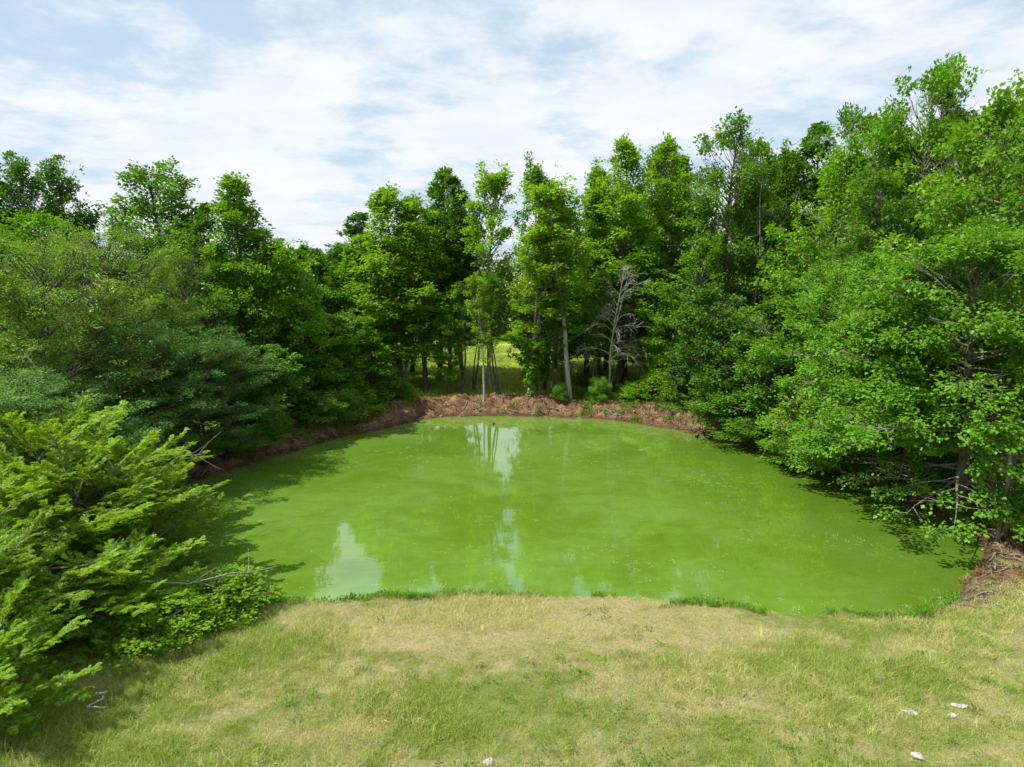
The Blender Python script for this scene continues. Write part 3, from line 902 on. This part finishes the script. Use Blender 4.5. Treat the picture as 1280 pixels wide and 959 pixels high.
# ------------------------------------------------------------------ feathery near trees (compound leaves)
def build_feathery(seed, H, R, nl, name='feathery_tree'):
    rng = np.random.default_rng(seed)
    wood, limbs = Geo(), Geo()
    fr_p, fr_d = [], []
    n = 10
    stems = 4
    for s in range(stems):
        a0 = s * 2.1 + rng.uniform(0, 0.6)
        tp = bent([0, 0, -0.25], [math.cos(a0) * 0.28, math.sin(a0) * 0.28, 1], H * (1.0 if s == 0 else 0.85), n, 0.25, 0.05, rng)
        wood.tube(tp, np.linspace(0.10, 0.015, n + 1), 8)
        for k in range(nl):
            q = (k + rng.random()) / nl
            az = k * 2.4 + rng.normal(0, 0.3)
            e = 0.05 + 0.85 * q + rng.normal(0, 0.15)
            L = R * (0.45 + 0.55 * math.sin(min(1.0, 0.25 + q * 0.8) * math.pi) + 0.15) * rng.uniform(0.7, 1.15)
            p0, _ = along(tp, 0.18 + 0.81 * q)
            lb = bent(p0, [math.cos(az) * math.cos(e), math.sin(az) * math.cos(e), math.sin(e)], L, 8, 0.05 - 0.25 * (1 - q), 0.07, rng)
            limbs.tube(lb, np.linspace(0.028, 0.006, 9), 5)
            m = int(L / 0.19)
            for j in range(m):
                tj = 0.18 + 0.82 * (j + rng.random()) / m
                q0, dd = along(lb, min(tj, 0.999))
                dn = dd / np.linalg.norm(dd)
                lat = np.cross(dn, [0, 0, 1]) * (1 if j % 2 else -1)
                sl = (0.35 + 0.55 * (1 - tj)) * rng.uniform(0.7, 1.3)
                sb = bent(q0, dn * 0.8 + lat * rng.uniform(0.5, 1.0) + np.array([0, 0, rng.uniform(-0.05, 0.45)]), sl, 4, 0.0, 0.1, rng)
                limbs.tube(sb, np.linspace(0.009, 0.003, 5), 3)
                nf = max(2, int(sl / 0.045))
                for c_ in range(nf):
                    tc_ = 0.15 + 0.85 * (c_ + rng.random() * 0.6) / nf
                    cc, d2 = along(sb, min(tc_, 0.999))
                    d2 = d2 / (np.linalg.norm(d2) + 1e-9)
                    l2 = np.cross(d2, [0, 0, 1]) * (1 if c_ % 2 else -1)
                    fr_p.append(cc)
                    fr_d.append(d2 * 0.7 + l2 * rng.uniform(0.4, 1.0) + np.array([0, 0, rng.uniform(-0.1, 0.5)]))
    P, D = np.array(fr_p), np.array(fr_d)
    D /= np.linalg.norm(D, axis=1)[:, None]
    nF = len(P)
    pairs = 6
    FL = rng.uniform(0.12, 0.26, nF)
    up = np.array([0, 0, 1.0]) + rng.normal(0, 0.35, (nF, 3))
    S = np.cross(D, up)
    S /= np.linalg.norm(S, axis=1)[:, None]
    U = np.cross(S, D)
    ii = np.repeat(np.arange(nF), pairs * 2)
    k = np.tile(np.repeat(np.arange(pairs), 2), nF)
    sg = np.tile(np.array([1, -1] * pairs), nF)
    tt = (k + 0.6) / pairs
    base = P[ii] + D[ii] * (FL[ii] * tt)[:, None] + np.array([0, 0, -1.0]) * (0.35 * FL[ii] * tt ** 2)[:, None]
    ll = FL[ii] * 0.30 * np.sin(np.clip(0.25 + tt * 0.72, 0, 1) * math.pi) ** 0.5 * rng.uniform(0.85, 1.15, len(ii)) + 0.01
    ld = S[ii] * sg[:, None] + D[ii] * 0.45 + rng.normal(0, 0.10, (len(ii), 3)) - np.array([0, 0, 0.15])
    v, f = leaf_quads(base, ld, U[ii] + rng.normal(0, 0.2, (len(ii), 3)), ll, ll * 0.62, 0.15)
    tint = np.clip(rng.random(nF)[ii] * 0.5 + rng.random(len(ii)) * 0.25 + np.clip(P[ii][:, 2] / H, 0, 1) * 0.3, 0, 1)
    root = bpy.data.objects.new(name, None)
    obs = []
    wv_, wf_ = wood.get()
    lv, lf = limbs.get()
    for pn, me in (('trunk', quads_to_mesh(name + '_trunk', wv_, wf_, M_BARK)),
                   ('branches', quads_to_mesh(name + '_branches', lv, lf, M_BRANCH)),
                   ('crown', mesh(name + '_crown', v, f, M_LOCUST, attrs={'tint': np.repeat(tint, 2)}))):
        o = bpy.data.objects.new(pn, me)
        o.parent = root
        obs.append(o)
    print('feathery', nF, 'fronds', len(f), 'tris', v[:, 2].max(), np.percentile(np.hypot(v[:, 0], v[:, 1]), 95))
    return {'root': root, 'parts': obs, 'H': float(v[:, 2].max()), 'R': R, 'used': False, 'name': name}


PROTO['feather_a'] = build_feathery(31, 4.6, 2.5, 15)
for x, y, H, wd, rot, label in [
    (-12.2, 16.6, 4.5, 2.8, 0.4, 'tallest bright feathery tree at the left edge of the meadow'),
    (-10.9, 18.6, 4.0, 2.2, 2.2, 'bright feathery tree reaching over the left waterline'),
    (-9.8, 15.9, 2.6, 1.9, 3.9, 'feathery tree in front of the left waterline with bare pale twigs'),
    (-14.2, 19.6, 4.9, 2.8, 5.1, 'yellow green feathery tree behind the tallest one at the picture edge'),
    (-9.9, 11.6, 2.7, 1.45, 1.2, 'feathery tree closest to the camera in the lower left corner'),
    (-11.7, 14.2, 3.6, 2.2, 4.4, 'feathery tree between the tallest one and the one closest to the camera'),
    (-12.9, 21.6, 3.9, 2.5, 3.0, 'feathery tree farthest along the left waterline'),
]:
    plant('feather_a', x, y, H, wd, rot, label, 'tree', 'feathery trees at the left of the meadow')

# ------------------------------------------------------------------ dead trees and bare wood
def dead_tree(name, seed, H, nl, R, arch, tr=0.09):
    rng = np.random.default_rng(seed)
    wood = Geo()
    tp = bent([0, 0, -0.3], [0.05, 0, 1], H, 12, 0.2, 0.05, rng)
    wood.tube(tp, np.linspace(tr, 0.012, 13), 8)
    fork = bent(along(tp, 0.55)[0], [0.45, 0.1, 1], H * 0.42, 8, 0.3, 0.06, rng)
    wood.tube(fork, np.linspace(tr * 0.55, 0.01, 9), 6)
    root = bpy.data.objects.new(name, None)
    COL.objects.link(root)
    link('trunk', quads_to_mesh(name + '_trunk', *wood.get(), M_DEADW), root)
    for k in range(nl):
        q = (k + rng.random()) / nl
        src = fork if (k % 3 == 0 and q > 0.4) else tp
        p0, _ = along(src, min(0.97, 0.28 + 0.7 * q))
        az = k * 2.4 + rng.normal(0, 0.4)
        L = R * (1.15 - 0.75 * q) * rng.uniform(0.6, 1.15)
        gb = Geo()
        lb = bent(p0, [math.cos(az), math.sin(az) * 0.8, 0.95 + q * 0.7], L, 9, -arch * (1.1 - q), 0.07, rng)
        gb.tube(lb, np.linspace(0.022 * (1.1 - 0.5 * q), 0.007, 10), 5)
        for j in range(6):
            q0, dd = along(lb, 0.3 + 0.68 * rng.random())
            sb = bent(q0, dd / np.linalg.norm(dd) + rng.normal(0, 0.45, 3), L * 0.42, 5, -arch * 0.4, 0.12, rng)
            gb.tube(sb, np.linspace(0.012, 0.005, 6), 4)
            for jj in range(2):
                q1, d1 = along(sb, 0.4 + 0.5 * rng.random())
                s2 = bent(q1, d1 / np.linalg.norm(d1) + rng.normal(0, 0.6, 3), L * 0.2, 3, -0.2, 0.14, rng)
                gb.tube(s2, np.linspace(0.009, 0.005, 4), 3)
        link('limb', quads_to_mesh(name + '_limb', *gb.get(), M_DEADW), root)
    return root


r = dead_tree('dead_tree', 41, 9.0, 34, 2.2, 1.5, 0.085)
x, y = x_for(762, 43.6, 3), 43.6
r.location = (x, y, float(height(np.array([x]), np.array([y]))[0]) - 0.1)
r['label'], r['category'] = 'bleached dead tree with curling bare limbs on the far bank', 'dead tree'
r = dead_tree('dead_tree', 43, 14.5, 18, 1.5, 0.2, 0.09)
x, y = x_for(940, 46.5, 10), 46.5
r.location = (x, y, float(height(np.array([x]), np.array([y]))[0]) - 0.1)
r['label'], r['category'] = 'slim leafless grey tree standing in front of the dusky crown', 'dead tree'
r = dead_tree('dead_tree', 44, 9.5, 14, 1.9, 0.9, 0.08)
x, y = x_for(1106, 29.0, 7), 30.2
r.location = (x, y, float(height(np.array([x]), np.array([y]))[0]) - 0.1)
r['label'], r['category'] = 'leafless grey tree half hidden among the right bank crowns', 'dead tree'


def stick(name, pts_, r0, r1, mat, label, cat, k=6, twigs=0, seed=1):
    g_ = Geo()
    p = np.array(pts_, float)
    c0 = p.mean(0)
    q = []
    for i in range(len(p) - 1):
        for s in np.linspace(0, 1, 5)[:-1]:
            q.append(p[i] + (p[i + 1] - p[i]) * s)
    q.append(p[-1])
    q = np.array(q)
    rng = np.random.default_rng(seed)
    q[1:-1] += rng.normal(0, r0 * 0.35, (len(q) - 2, 3))
    g_.tube(q - c0, np.linspace(r0, r1, len(q)), k)
    for j in range(twigs):
        a, d = along(q - c0, 0.3 + 0.65 * rng.random())
        g_.tube(bent(a, d / np.linalg.norm(d) + rng.normal(0, 0.7, 3), np.linalg.norm(p[-1] - p[0]) * 0.3, 4, 0.1, 0.1, rng), np.linspace(r1 * 1.2, r1 * 0.5, 5), 4)
    o = link(name, quads_to_mesh(name, *g_.get(), mat), label=label, category=cat)
    o.location = c0
    return o


def at(px, py, z=None):
    zz0 = 0.5
    for _ in range(6):
        x, y = ground_at(px, py, zz0)
        zz0 = float(height(np.array([x]), np.array([y]))[0]) if z is None else z
    return np.array([x, y, zz0])


# stub of dead wood in the water
for px, py, lb in ((869, 547, 'black waterlogged stub poking out of the pond near the right end of the far bank'),
                   (616, 531, 'small dark stub in the water below the slender leaning pale trunk')):
    a = at(px, py, 0.0)
    k_ = 1.0 if px > 700 else 0.55
    stick('stump', [a + [0, 0, -0.3], a + [0.03, 0, 0.08], a + [0.22 * k_, 0.02, 0.20 * k_]], 0.12 * k_, 0.05 * k_, M_BLACK, lb, 'stump', seed=px)
a = at(871, 546, 0.0)

# bleached fallen boughs at the right corner
a, b = at(1243, 672), at(1268, 650)
stick('fallen_bough', [a + [0, 0, 0.1], (a + b) / 2 + [0, 0, 0.45], b + [0.6, 0, 0.75]], 0.05, 0.02, M_DEADW, 'bleached fallen bough propped at the foot of the nearest maple', 'branch', twigs=3, seed=3)
a, b = at(1262, 668), at(1300, 690)
stick('fallen_bough', [a + [0, 0, 0.5], (a + b) / 2 + [0, 0, 0.3], b + [0, 0, 0.05]], 0.045, 0.02, M_DEADW, 'grey fallen bough sloping down to the picture edge above the bare corner', 'branch', twigs=4, seed=4)
# pale leaning trunks under the nearest maple
for i, (px, py, h_) in enumerate(((1247, 676, 2.6), (1256, 670, 3.0))):
    a = at(px, py)
    plant_r = [a + [0, 0, -0.1], a + [0.05, 0.05, h_ * 0.5], a + [0.2 - 0.3 * i, 0.1, h_]]
    stick('stem', plant_r, 0.08, 0.04, M_BRANCH, ('left' if i == 0 else 'right') + ' one of two pale leaning stems in the shade of the nearest maple', 'tree stem', twigs=2, seed=7 + i)
# bare pale twigs reaching out of the feathery trees
for pts_px, lb, sd0 in (([(182, 726, 1.5), (236, 730, 1.35), (290, 716, 1.45), (318, 715, 1.3)], 'long bare pale bough reaching out over the near left water', 11),
                    ([(60, 712, 2.0), (110, 706, 2.2), (150, 689, 2.3), (196, 688, 2.2)], 'pale bare twig lying across the middle of the feathery trees', 12),
                    ([(196, 780, 0.9), (222, 765, 1.0), (240, 758, 1.0)], 'short pale twig low in the feathery sapling', 13),
                    ([(150, 596, 3.3), (180, 604, 3.2), (226, 570, 3.0), (252, 568, 3.0)], 'thin pale twig at the top right of the feathery trees', 14)):
    pp = []
    for px, py, z in pts_px:
        x, y = ground_at(px, py, z)
        pp.append([x, y, z])
    stick('bough', pp, 0.022, 0.008, M_DEADW, lb, 'branch', twigs=5, seed=sd0)

# bent white stick lying in the shaded grass
a = at(122, 888)
stick('crooked_stick', [a + [-0.10, 0.16, 0.26], a + [0.13, 0.14, 0.30], a + [0.10, 0.05, 0.22], a + [-0.16, -0.12, 0.16], a + [0.24, -0.14, 0.16]], 0.028, 0.016, M_DEADW, 'crooked white stick lying in the shaded grass at the lower left', 'stick', seed=21)


# limestone lying in the meadow
def rock(name, a, sx, sy, sz, seed, mat, label=None, cat=None, rot=0.0):
    rng = np.random.default_rng(seed)
    nu, nv = 14, 9
    u = np.arange(nu) * 2 * math.pi / nu
    vv = np.linspace(-math.pi / 2, math.pi / 2, nv)
    cutn = rng.normal(0, 1, (7, 3))
    cutn /= np.linalg.norm(cutn, axis=1)[:, None]
    cutd = rng.uniform(0.55, 0.85, 7)
    P = []
    for q in vv:
        for p_ in u:
            d = np.array([math.cos(q) * math.cos(p_), math.cos(q) * math.sin(p_), math.sin(q)])
            r_ = 1.0
            for c_, dd in zip(cutn, cutd):
                dt = d @ c_
                if dt > 1e-3:
                    r_ = min(r_, dd / dt)
            P.append(d * r_ * (1 + rng.normal(0, 0.03)) * np.array([sx, sy, sz]))
    P = np.array(P)
    f = [[j * nu + i, j * nu + (i + 1) % nu, (j + 1) * nu + (i + 1) % nu, (j + 1) * nu + i] for j in range(nv - 1) for i in range(nu)]
    me = quads_to_mesh(name, P, np.array(f), mat, smooth=False)
    o = link(name, me)
    o.location = a
    o.rotation_euler = (0, 0, rot)
    if label:
        o['label'], o['category'] = label, cat
    return o


for px, py, sx, sy, sz, rot, lb in (
    (1138, 893, 0.22, 0.09, 0.11, -0.35, 'long white stone lying in the grass at the right, left of the cracked pair'),
    (1124, 895, 0.11, 0.07, 0.08, 0.4, 'small pale stone touching the left end of the long white stone'),
    (1201, 885, 0.21, 0.10, 0.10, -0.3, 'upper flat grey white stone of the cracked pair at the right'),
    (1189, 896, 0.13, 0.07, 0.08, 0.1, 'lower smaller stone of the cracked pair at the right'),
    (1148, 948, 0.14, 0.10, 0.11, -0.6, 'white stone at the bottom right, lowest of the scattered stones'),
    (612, 955, 0.12, 0.09, 0.12, 0.2, 'white and grey stone at the bottom edge in the middle of the meadow'),
    (1100, 849, 0.13, 0.05, 0.07, -0.2, 'small half buried pale stone above the long white stone')):
    a = at(px, py)
    rock('stone', (a[0], a[1], a[2] + 0.03), sx * 0.95, sy * 0.9, sz * 0.62, int(px), M_STONE, lb, 'stone', rot)

# ------------------------------------------------------------------ scattered stuff (geometry nodes on plain point clouds)
def blade_tuft(name, seed, nb, rad, h, wid, mat, spread=0.5, segs=2):
    rng = np.random.default_rng(seed)
    a = rng.uniform(0, 6.28, nb)
    r = rad * np.sqrt(rng.random(nb))
    b = np.stack([np.cos(a) * r, np.sin(a) * r, np.zeros(nb) - 0.02], 1)
    az = rng.uniform(0, 6.28, nb)
    ln = h * rng.uniform(0.45, 1.2, nb)
    tilt = rng.uniform(0.1, 1.0, nb) * spread
    d = np.stack([np.cos(az) * np.sin(tilt), np.sin(az) * np.sin(tilt), np.cos(tilt)], 1)
    s = np.cross(d, rng.normal(0, 1, (nb, 3)))
    s /= np.linalg.norm(s, axis=1)[:, None]
    m_ = b + d * (ln * 0.55)[:, None]
    tip = b + d * ln[:, None] + np.stack([np.cos(az), np.sin(az), -0.5 * np.ones(nb)], 1) * (ln * 0.28 * spread)[:, None]
    W = wid * rng.uniform(0.7, 1.3, nb)[:, None]
    v = np.stack([b - s * W / 2, b + s * W / 2, m_ + s * W * 0.4, m_ - s * W * 0.4, tip], 1).reshape(-1, 3)
    i = np.arange(nb)[:, None] * 5
    f = np.concatenate([i + np.array([[0, 1, 2]]), i + np.array([[0, 2, 3]]), i + np.array([[3, 2, 4]])], 1).reshape(-1, 3)
    return bpy.data.objects.new(name, mesh(name, v, f, mat, attrs={'tint': np.repeat(rng.random(nb), 3)}))


def leafy_tuft(name, seed, n_, rad, h, leaf, mat):
    rng = np.random.default_rng(seed)
    g_ = rng.normal(0, 1, (n_, 3))
    g_ /= np.linalg.norm(g_, axis=1)[:, None]
    g_[:, 2] = np.abs(g_[:, 2])
    P = g_ * (rng.random(n_) ** 0.5)[:, None] * np.array([rad, rad, h])
    L = leaf * rng.uniform(0.6, 1.3, n_)
    v, f = leaf_quads(P, g_ + rng.normal(0, 0.4, (n_, 3)), np.array([0, 0, 1.0]) + rng.normal(0, 0.5, (n_, 3)), L, L * 0.7)
    return bpy.data.objects.new(name, mesh(name, v, f, mat, attrs={'tint': np.repeat(rng.random(n_), 2)}))


def scatter(name, protos, P, scale, tilt, label=None):
    """one 'stuff' object: points that carry scale and rotation, instanced by geometry nodes"""
    col = bpy.data.collections.new(name + '_pieces')
    for o in protos:
        col.objects.link(o)
    me = bpy.data.meshes.new(name)
    me.vertices.add(len(P))
    me.vertices.foreach_set('co', np.ascontiguousarray(P, np.float32).ravel())
    a = me.attributes.new('size', 'FLOAT', 'POINT')
    a.data.foreach_set('value', np.ascontiguousarray(scale, np.float32))
    rot = np.stack([RNG.normal(0, tilt, len(P)), RNG.normal(0, tilt, len(P)), RNG.uniform(0, 6.28, len(P))], 1)
    a = me.attributes.new('turn', 'FLOAT_VECTOR', 'POINT')
    a.data.foreach_set('vector', np.ascontiguousarray(rot, np.float32).ravel())
    o = link(name, me, kind='stuff')
    if label:
        o['label'] = label
    ng = bpy.data.node_groups.new(name, 'GeometryNodeTree')
    ng.interface.new_socket('Geometry', in_out='INPUT', socket_type='NodeSocketGeometry')
    ng.interface.new_socket('Geometry', in_out='OUTPUT', socket_type='NodeSocketGeometry')
    q = NT(ng)
    gi, go_ = q.n('NodeGroupInput'), q.n('NodeGroupOutput')
    ci = q.n('GeometryNodeCollectionInfo')
    ci.inputs[0].default_value = col
    ci.inputs[1].default_value = True
    ci.inputs[2].default_value = True
    ip = q.n('GeometryNodeInstanceOnPoints')
    sz = q.n('GeometryNodeInputNamedAttribute', data_type='FLOAT')
    sz.inputs[0].default_value = 'size'
    tn = q.n('GeometryNodeInputNamedAttribute', data_type='FLOAT_VECTOR')
    tn.inputs[0].default_value = 'turn'
    q.t.links.new(gi.outputs[0], ip.inputs['Points'])
    q.t.links.new(ci.outputs[0], ip.inputs['Instance'])
    ip.inputs['Pick Instance'].default_value = True
    q.t.links.new(tn.outputs[0], ip.inputs['Rotation'])
    q.t.links.new(sz.outputs[0], ip.inputs['Scale'])
    q.t.links.new(ip.outputs[0], go_.inputs[0])
    md = o.modifiers.new('scatter', 'NODES')
    md.node_group = ng
    return o


def sample(nm, x0, x1, y0, y1, keep):
    x, y = RNG.uniform(x0, x1, nm), RNG.uniform(y0, y1, nm)
    d = sdist(x, y)
    k = keep(x, y, d)
    x, y, d = x[k], y[k], d[k]
    return x, y, d, height(x, y, d)


blades = [blade_tuft('meadow_tuft', 100 + i, 62, 0.20, 0.13, 0.0065, M_GRASS, 0.9) for i in range(5)]
x, y, d, z = sample(34000, -17, 19, 9.5, 23, lambda x, y, d: (d > 0.04 + 0.45 * ss(0.5, 0.62, fbm(x * 0.6 + 5, y * 0.6, 3))) & (near_w(x, y) > 0.4)
                    & ~((x > 11.6) & (y > 16.6) & (d < 0.7 + 1.5 * fbm(x * 0.9, y * 0.9, 3)) & (RNG.random(len(x)) < 0.93)))
sc = 0.55 + 1.0 * fbm(x * 0.5, y * 0.5, 3) ** 1.3 + 0.25 * RNG.random(len(x))
sc *= np.where(x < -4, 1.0 + 0.5 * ss(-4, -8, x), 1.0)
sc *= np.where((y > 14.5) & (np.abs(x) < 8), 0.72, 1.0)
tall = ss(0.50, 0.68, fbm(x * 0.45 + 50, y * 0.8, 3))
keepg = fbm(x * 1.6 + 9, y * 1.6, 3) + 0.35 * RNG.random(len(x)) > 0.50
x, y, z, sc, tall = x[keepg], y[keepg], z[keepg], sc[keepg], tall[keepg]
scatter('grass', blades, np.stack([x, y, z], 1), sc * (0.75 + 0.75 * tall), 0.12)
wisps = [blade_tuft('straw_tuft', 150 + i, 16, 0.16, 0.26, 0.0045, M_STRAW, 0.75) for i in range(4)]
x, y, d, z = sample(17000, -15, 18, 9.5, 22, lambda x, y, d: (d > 0.3) & (near_w(x, y) > 0.5) & (fbm(x * 0.45 + 50, y * 0.8, 3) + 0.16 * RNG.random(len(x)) > 0.60))
scatter('straw_grass', wisps, np.stack([x, y, z], 1), 0.6 + 0.6 * RNG.random(len(x)), 0.22)
mweeds = [leafy_tuft('meadow_weed', 330 + i, 26, 0.13, 0.07, 0.040, M_WEED) for i in range(3)]
x, y, d, z = sample(2600, -15, 18, 9.5, 21, lambda x, y, d: (d > 0.3) & (near_w(x, y) > 0.5) & (fbm(x * 0.6 + 20, y * 0.6 + 5, 3) > 0.52) & (RNG.random(len(x)) > 0.3))
scatter('meadow_weeds', mweeds, np.stack([x, y, z + 0.03], 1), 0.6 + 0.8 * RNG.random(len(x)), 0.2)

lush = [blade_tuft('lush_tuft', 200 + i, 30, 0.10, 0.20, 0.012, M_LUSH, 0.7) for i in range(3)]
x, y, d, z = sample(60000, -16, 16, 15, 22, lambda x, y, d: (d > -0.10) & (d < 0.35) & (near_w(x, y) > 0.5) & ((x < 11.6) | (y < 16.9))
                    & (fbm(x * 0.8, y * 0.8, 3) + 0.15 * RNG.random(len(x)) > 0.56))
scatter('shore_grass', lush, np.stack([x, y, np.maximum(z, 0.0)], 1), 0.5 + 0.7 * RNG.random(len(x)), 0.2)

weeds = [leafy_tuft('weed_clump', 300 + i, 60, 0.24, 0.16, 0.075, M_WEED) for i in range(3)]
x, y, d, z = sample(9000, -16, 16, 15, 22, lambda x, y, d: (d > -0.12) & (d < 0.30) & (near_w(x, y) > 0.5) & (x < 13.4)
                    & (fbm(x * 0.5 + 31, y * 0.5, 2) > 0.54))
scatter('shore_weeds', weeds, np.stack([x, y, np.maximum(z, 0.0)], 1), 0.5 + 0.6 * RNG.random(len(x)), 0.2)

# leaf scraps and scum floating on the pond
M_SCUM = plain_mat('floating_scum', (0.13, 0.24, 0.04), (0.32, 0.42, 0.16), 9)
M_BROWNLEAF = plain_mat('floating_leaf', (0.20, 0.13, 0.06), (0.40, 0.34, 0.16), 9)
def scrap(name, seed, n_, rad, leaf, mat):
    rng = np.random.default_rng(seed)
    a_, r_ = rng.uniform(0, 6.28, n_), rad * rng.random(n_) ** 0.7
    P_ = np.stack([np.cos(a_) * r_ * 1.6, np.sin(a_) * r_, np.full(n_, 0.004)], 1)
    az_ = rng.uniform(0, 6.28, n_)
    L_ = leaf * rng.uniform(0.5, 1.5, n_)
    v_, f_ = leaf_quads(P_, np.stack([np.cos(az_), np.sin(az_), np.zeros(n_)], 1), np.array([[0, 0, 1.0]]) + rng.normal(0, 0.08, (n_, 3)), L_, L_ * 0.7, 0.04)
    v_[:, 2] = np.maximum(v_[:, 2], 0.003)
    return bpy.data.objects.new(name, mesh(name, v_, f_, mat))
scraps = [scrap('scum_scrap', 901, 26, 0.14, 0.035, M_SCUM), scrap('scum_scrap', 902, 9, 0.10, 0.045, M_SCUM), scrap('leaf_scrap', 903, 2, 0.05, 0.07, M_BROWNLEAF)]
x, y, d, z = sample(9000, -16, 17, 17, 43, lambda x, y, d: (d < -0.15) & (fbm(x * 0.35 + 2, y * 0.5 + 8, 4) + 0.25 * ss(-1.5, -0.2, d) + 0.30 * RNG.random(len(x)) > 0.86))
scatter('floating_scraps', scraps, np.stack([x, y, x * 0], 1), 0.35 + 0.55 * RNG.random(len(x)), 0.0)

# sparse field grass across the far bank
fieldt = [blade_tuft('field_tuft', 400 + i, 40, 0.5, 0.22, 0.035, M_FIELD, 0.8) for i in range(3)]
x, y, d, z = sample(9000, -26, 16, 44.5, 72, lambda x, y, d: (d > 2.6))
scatter('meadow_grass', fieldt, np.stack([x, y, z], 1), 0.6 + 0.8 * RNG.random(len(x)), 0.15)

# undergrowth of the wooded banks
under = [leafy_tuft('undergrowth_clump', 500 + i, 90, 0.5, 0.55, 0.13, M_DEEP if i else M_BROAD) for i in range(3)]
x, y, d, z = sample(5200, -26, 30, 20, 52, lambda x, y, d: (d > 1.9) & (near_w(x, y) < 0.25) & ((x < -10.5) | (x > 9.0) | ((x > 4.0) & (d > 3.0)))
                    & (fbm(x * 0.4, y * 0.4, 3) > 0.42) & (y > 19 + np.abs(x) * 0.1))
scatter('undergrowth', under, np.stack([x, y, z], 1), 0.6 + 0.9 * RNG.random(len(x)), 0.2)

x, y, d, z = sample(16000, -20, 22, 19, 48, lambda x, y, d: (d > 0.25) & (d < 2.6) & (near_w(x, y) < 0.3)
                    & (fbm(x * 0.8 + 3, y * 0.8 + 70, 3) > np.where((x > -6) & (x < 9), 0.58, 0.47)))
banktuft = [leafy_tuft('bank_tuft', 520 + i, 40, 0.22, 0.20, 0.08, M_BROAD if i else M_WEED) for i in range(3)] + [blade_tuft('bank_blades', 530, 40, 0.2, 0.3, 0.015, M_LUSH, 0.8)]
scatter('bank_plants', banktuft, np.stack([x, y, z], 1), 0.5 + 0.8 * RNG.random(len(x)), 0.2)

# fallen leaves and clods on the eroded bank
litter = [leafy_tuft('litter_pile', 600 + i, 26, 0.22, 0.035, 0.085, M_LITTER) for i in range(4)]
x, y, d, z = sample(26000, -20, 22, 18.5, 48, lambda x, y, d: (d > 0.06) & (d < 4.2) & ((d > 1.2) | (RNG.random(len(x)) < 0.22)) & ((near_w(x, y) < 0.5) | ((x > 11.7) & (y > 16.8) & (d < 1.6))))
scatter('leaf_litter', litter, np.stack([x, y, z + 0.01], 1), 0.6 + 0.7 * RNG.random(len(x)), 0.25)

clods = []
for i in range(4):
    o_ = rock('clod_piece', (0, 0, 0), 0.16, 0.13, 0.10, 700 + i, M_CLOD if i < 3 else M_ROCK)
    COL.objects.unlink(o_)
    clods.append(o_)
x, y, d, z = sample(9000, -20, 22, 19.5, 48, lambda x, y, d: (d > 0.0) & (d < 1.9) & (near_w(x, y) < 0.4) & (fbm(x * 1.1, y * 1.1, 3) > 0.40))
scatter('clods', clods, np.stack([x, y, z], 1), 0.22 + 0.75 * RNG.random(len(x)) ** 3.0, 0.5)

# exposed roots and dead twigs on the bank face
gr_ = Geo()
rr_ = np.random.default_rng(77)
idxs = rr_.integers(0, len(POND), 480)
for i in idxs:
    px0, py0 = POND[i]
    if py0 < 22 and px0 < 12:
        continue
    nv = np.array([_t[i][1], -_t[i][0]])
    if sdist(np.array([px0 + nv[0]]), np.array([py0 + nv[1]]))[0] < 0:
        nv = -nv
    s0 = rr_.uniform(0.3, 1.7)
    tx = _t[i] * rr_.normal(0, 0.9)
    p0 = np.array([px0, py0]) + nv * s0 + _t[i] * rr_.uniform(-0.3, 0.3)
    p1 = np.array([px0, py0]) + nv * s0 * rr_.uniform(0.05, 0.6) + tx
    q = []
    for s in np.linspace(0, 1, 6):
        xy = p0 + (p1 - p0) * s + rr_.normal(0, 0.05, 2)
        q.append([xy[0], xy[1], 0.0])
    q = np.array(q)
    q[:, 2] = height(q[:, 0], q[:, 1]) + rr_.uniform(0.0, 0.10, 6)
    gr_.tube(q, np.linspace(rr_.uniform(0.015, 0.04), 0.006, 6), 4)
o = link('roots', quads_to_mesh('roots', *gr_.get(), M_BRANCH), kind='stuff')
print('tris', sum(sum(len(p.vertices)-2 for p in m.polygons) if len(m.polygons)<2000 else (len(m.loops)-2*len(m.polygons)) for m in bpy.data.meshes))
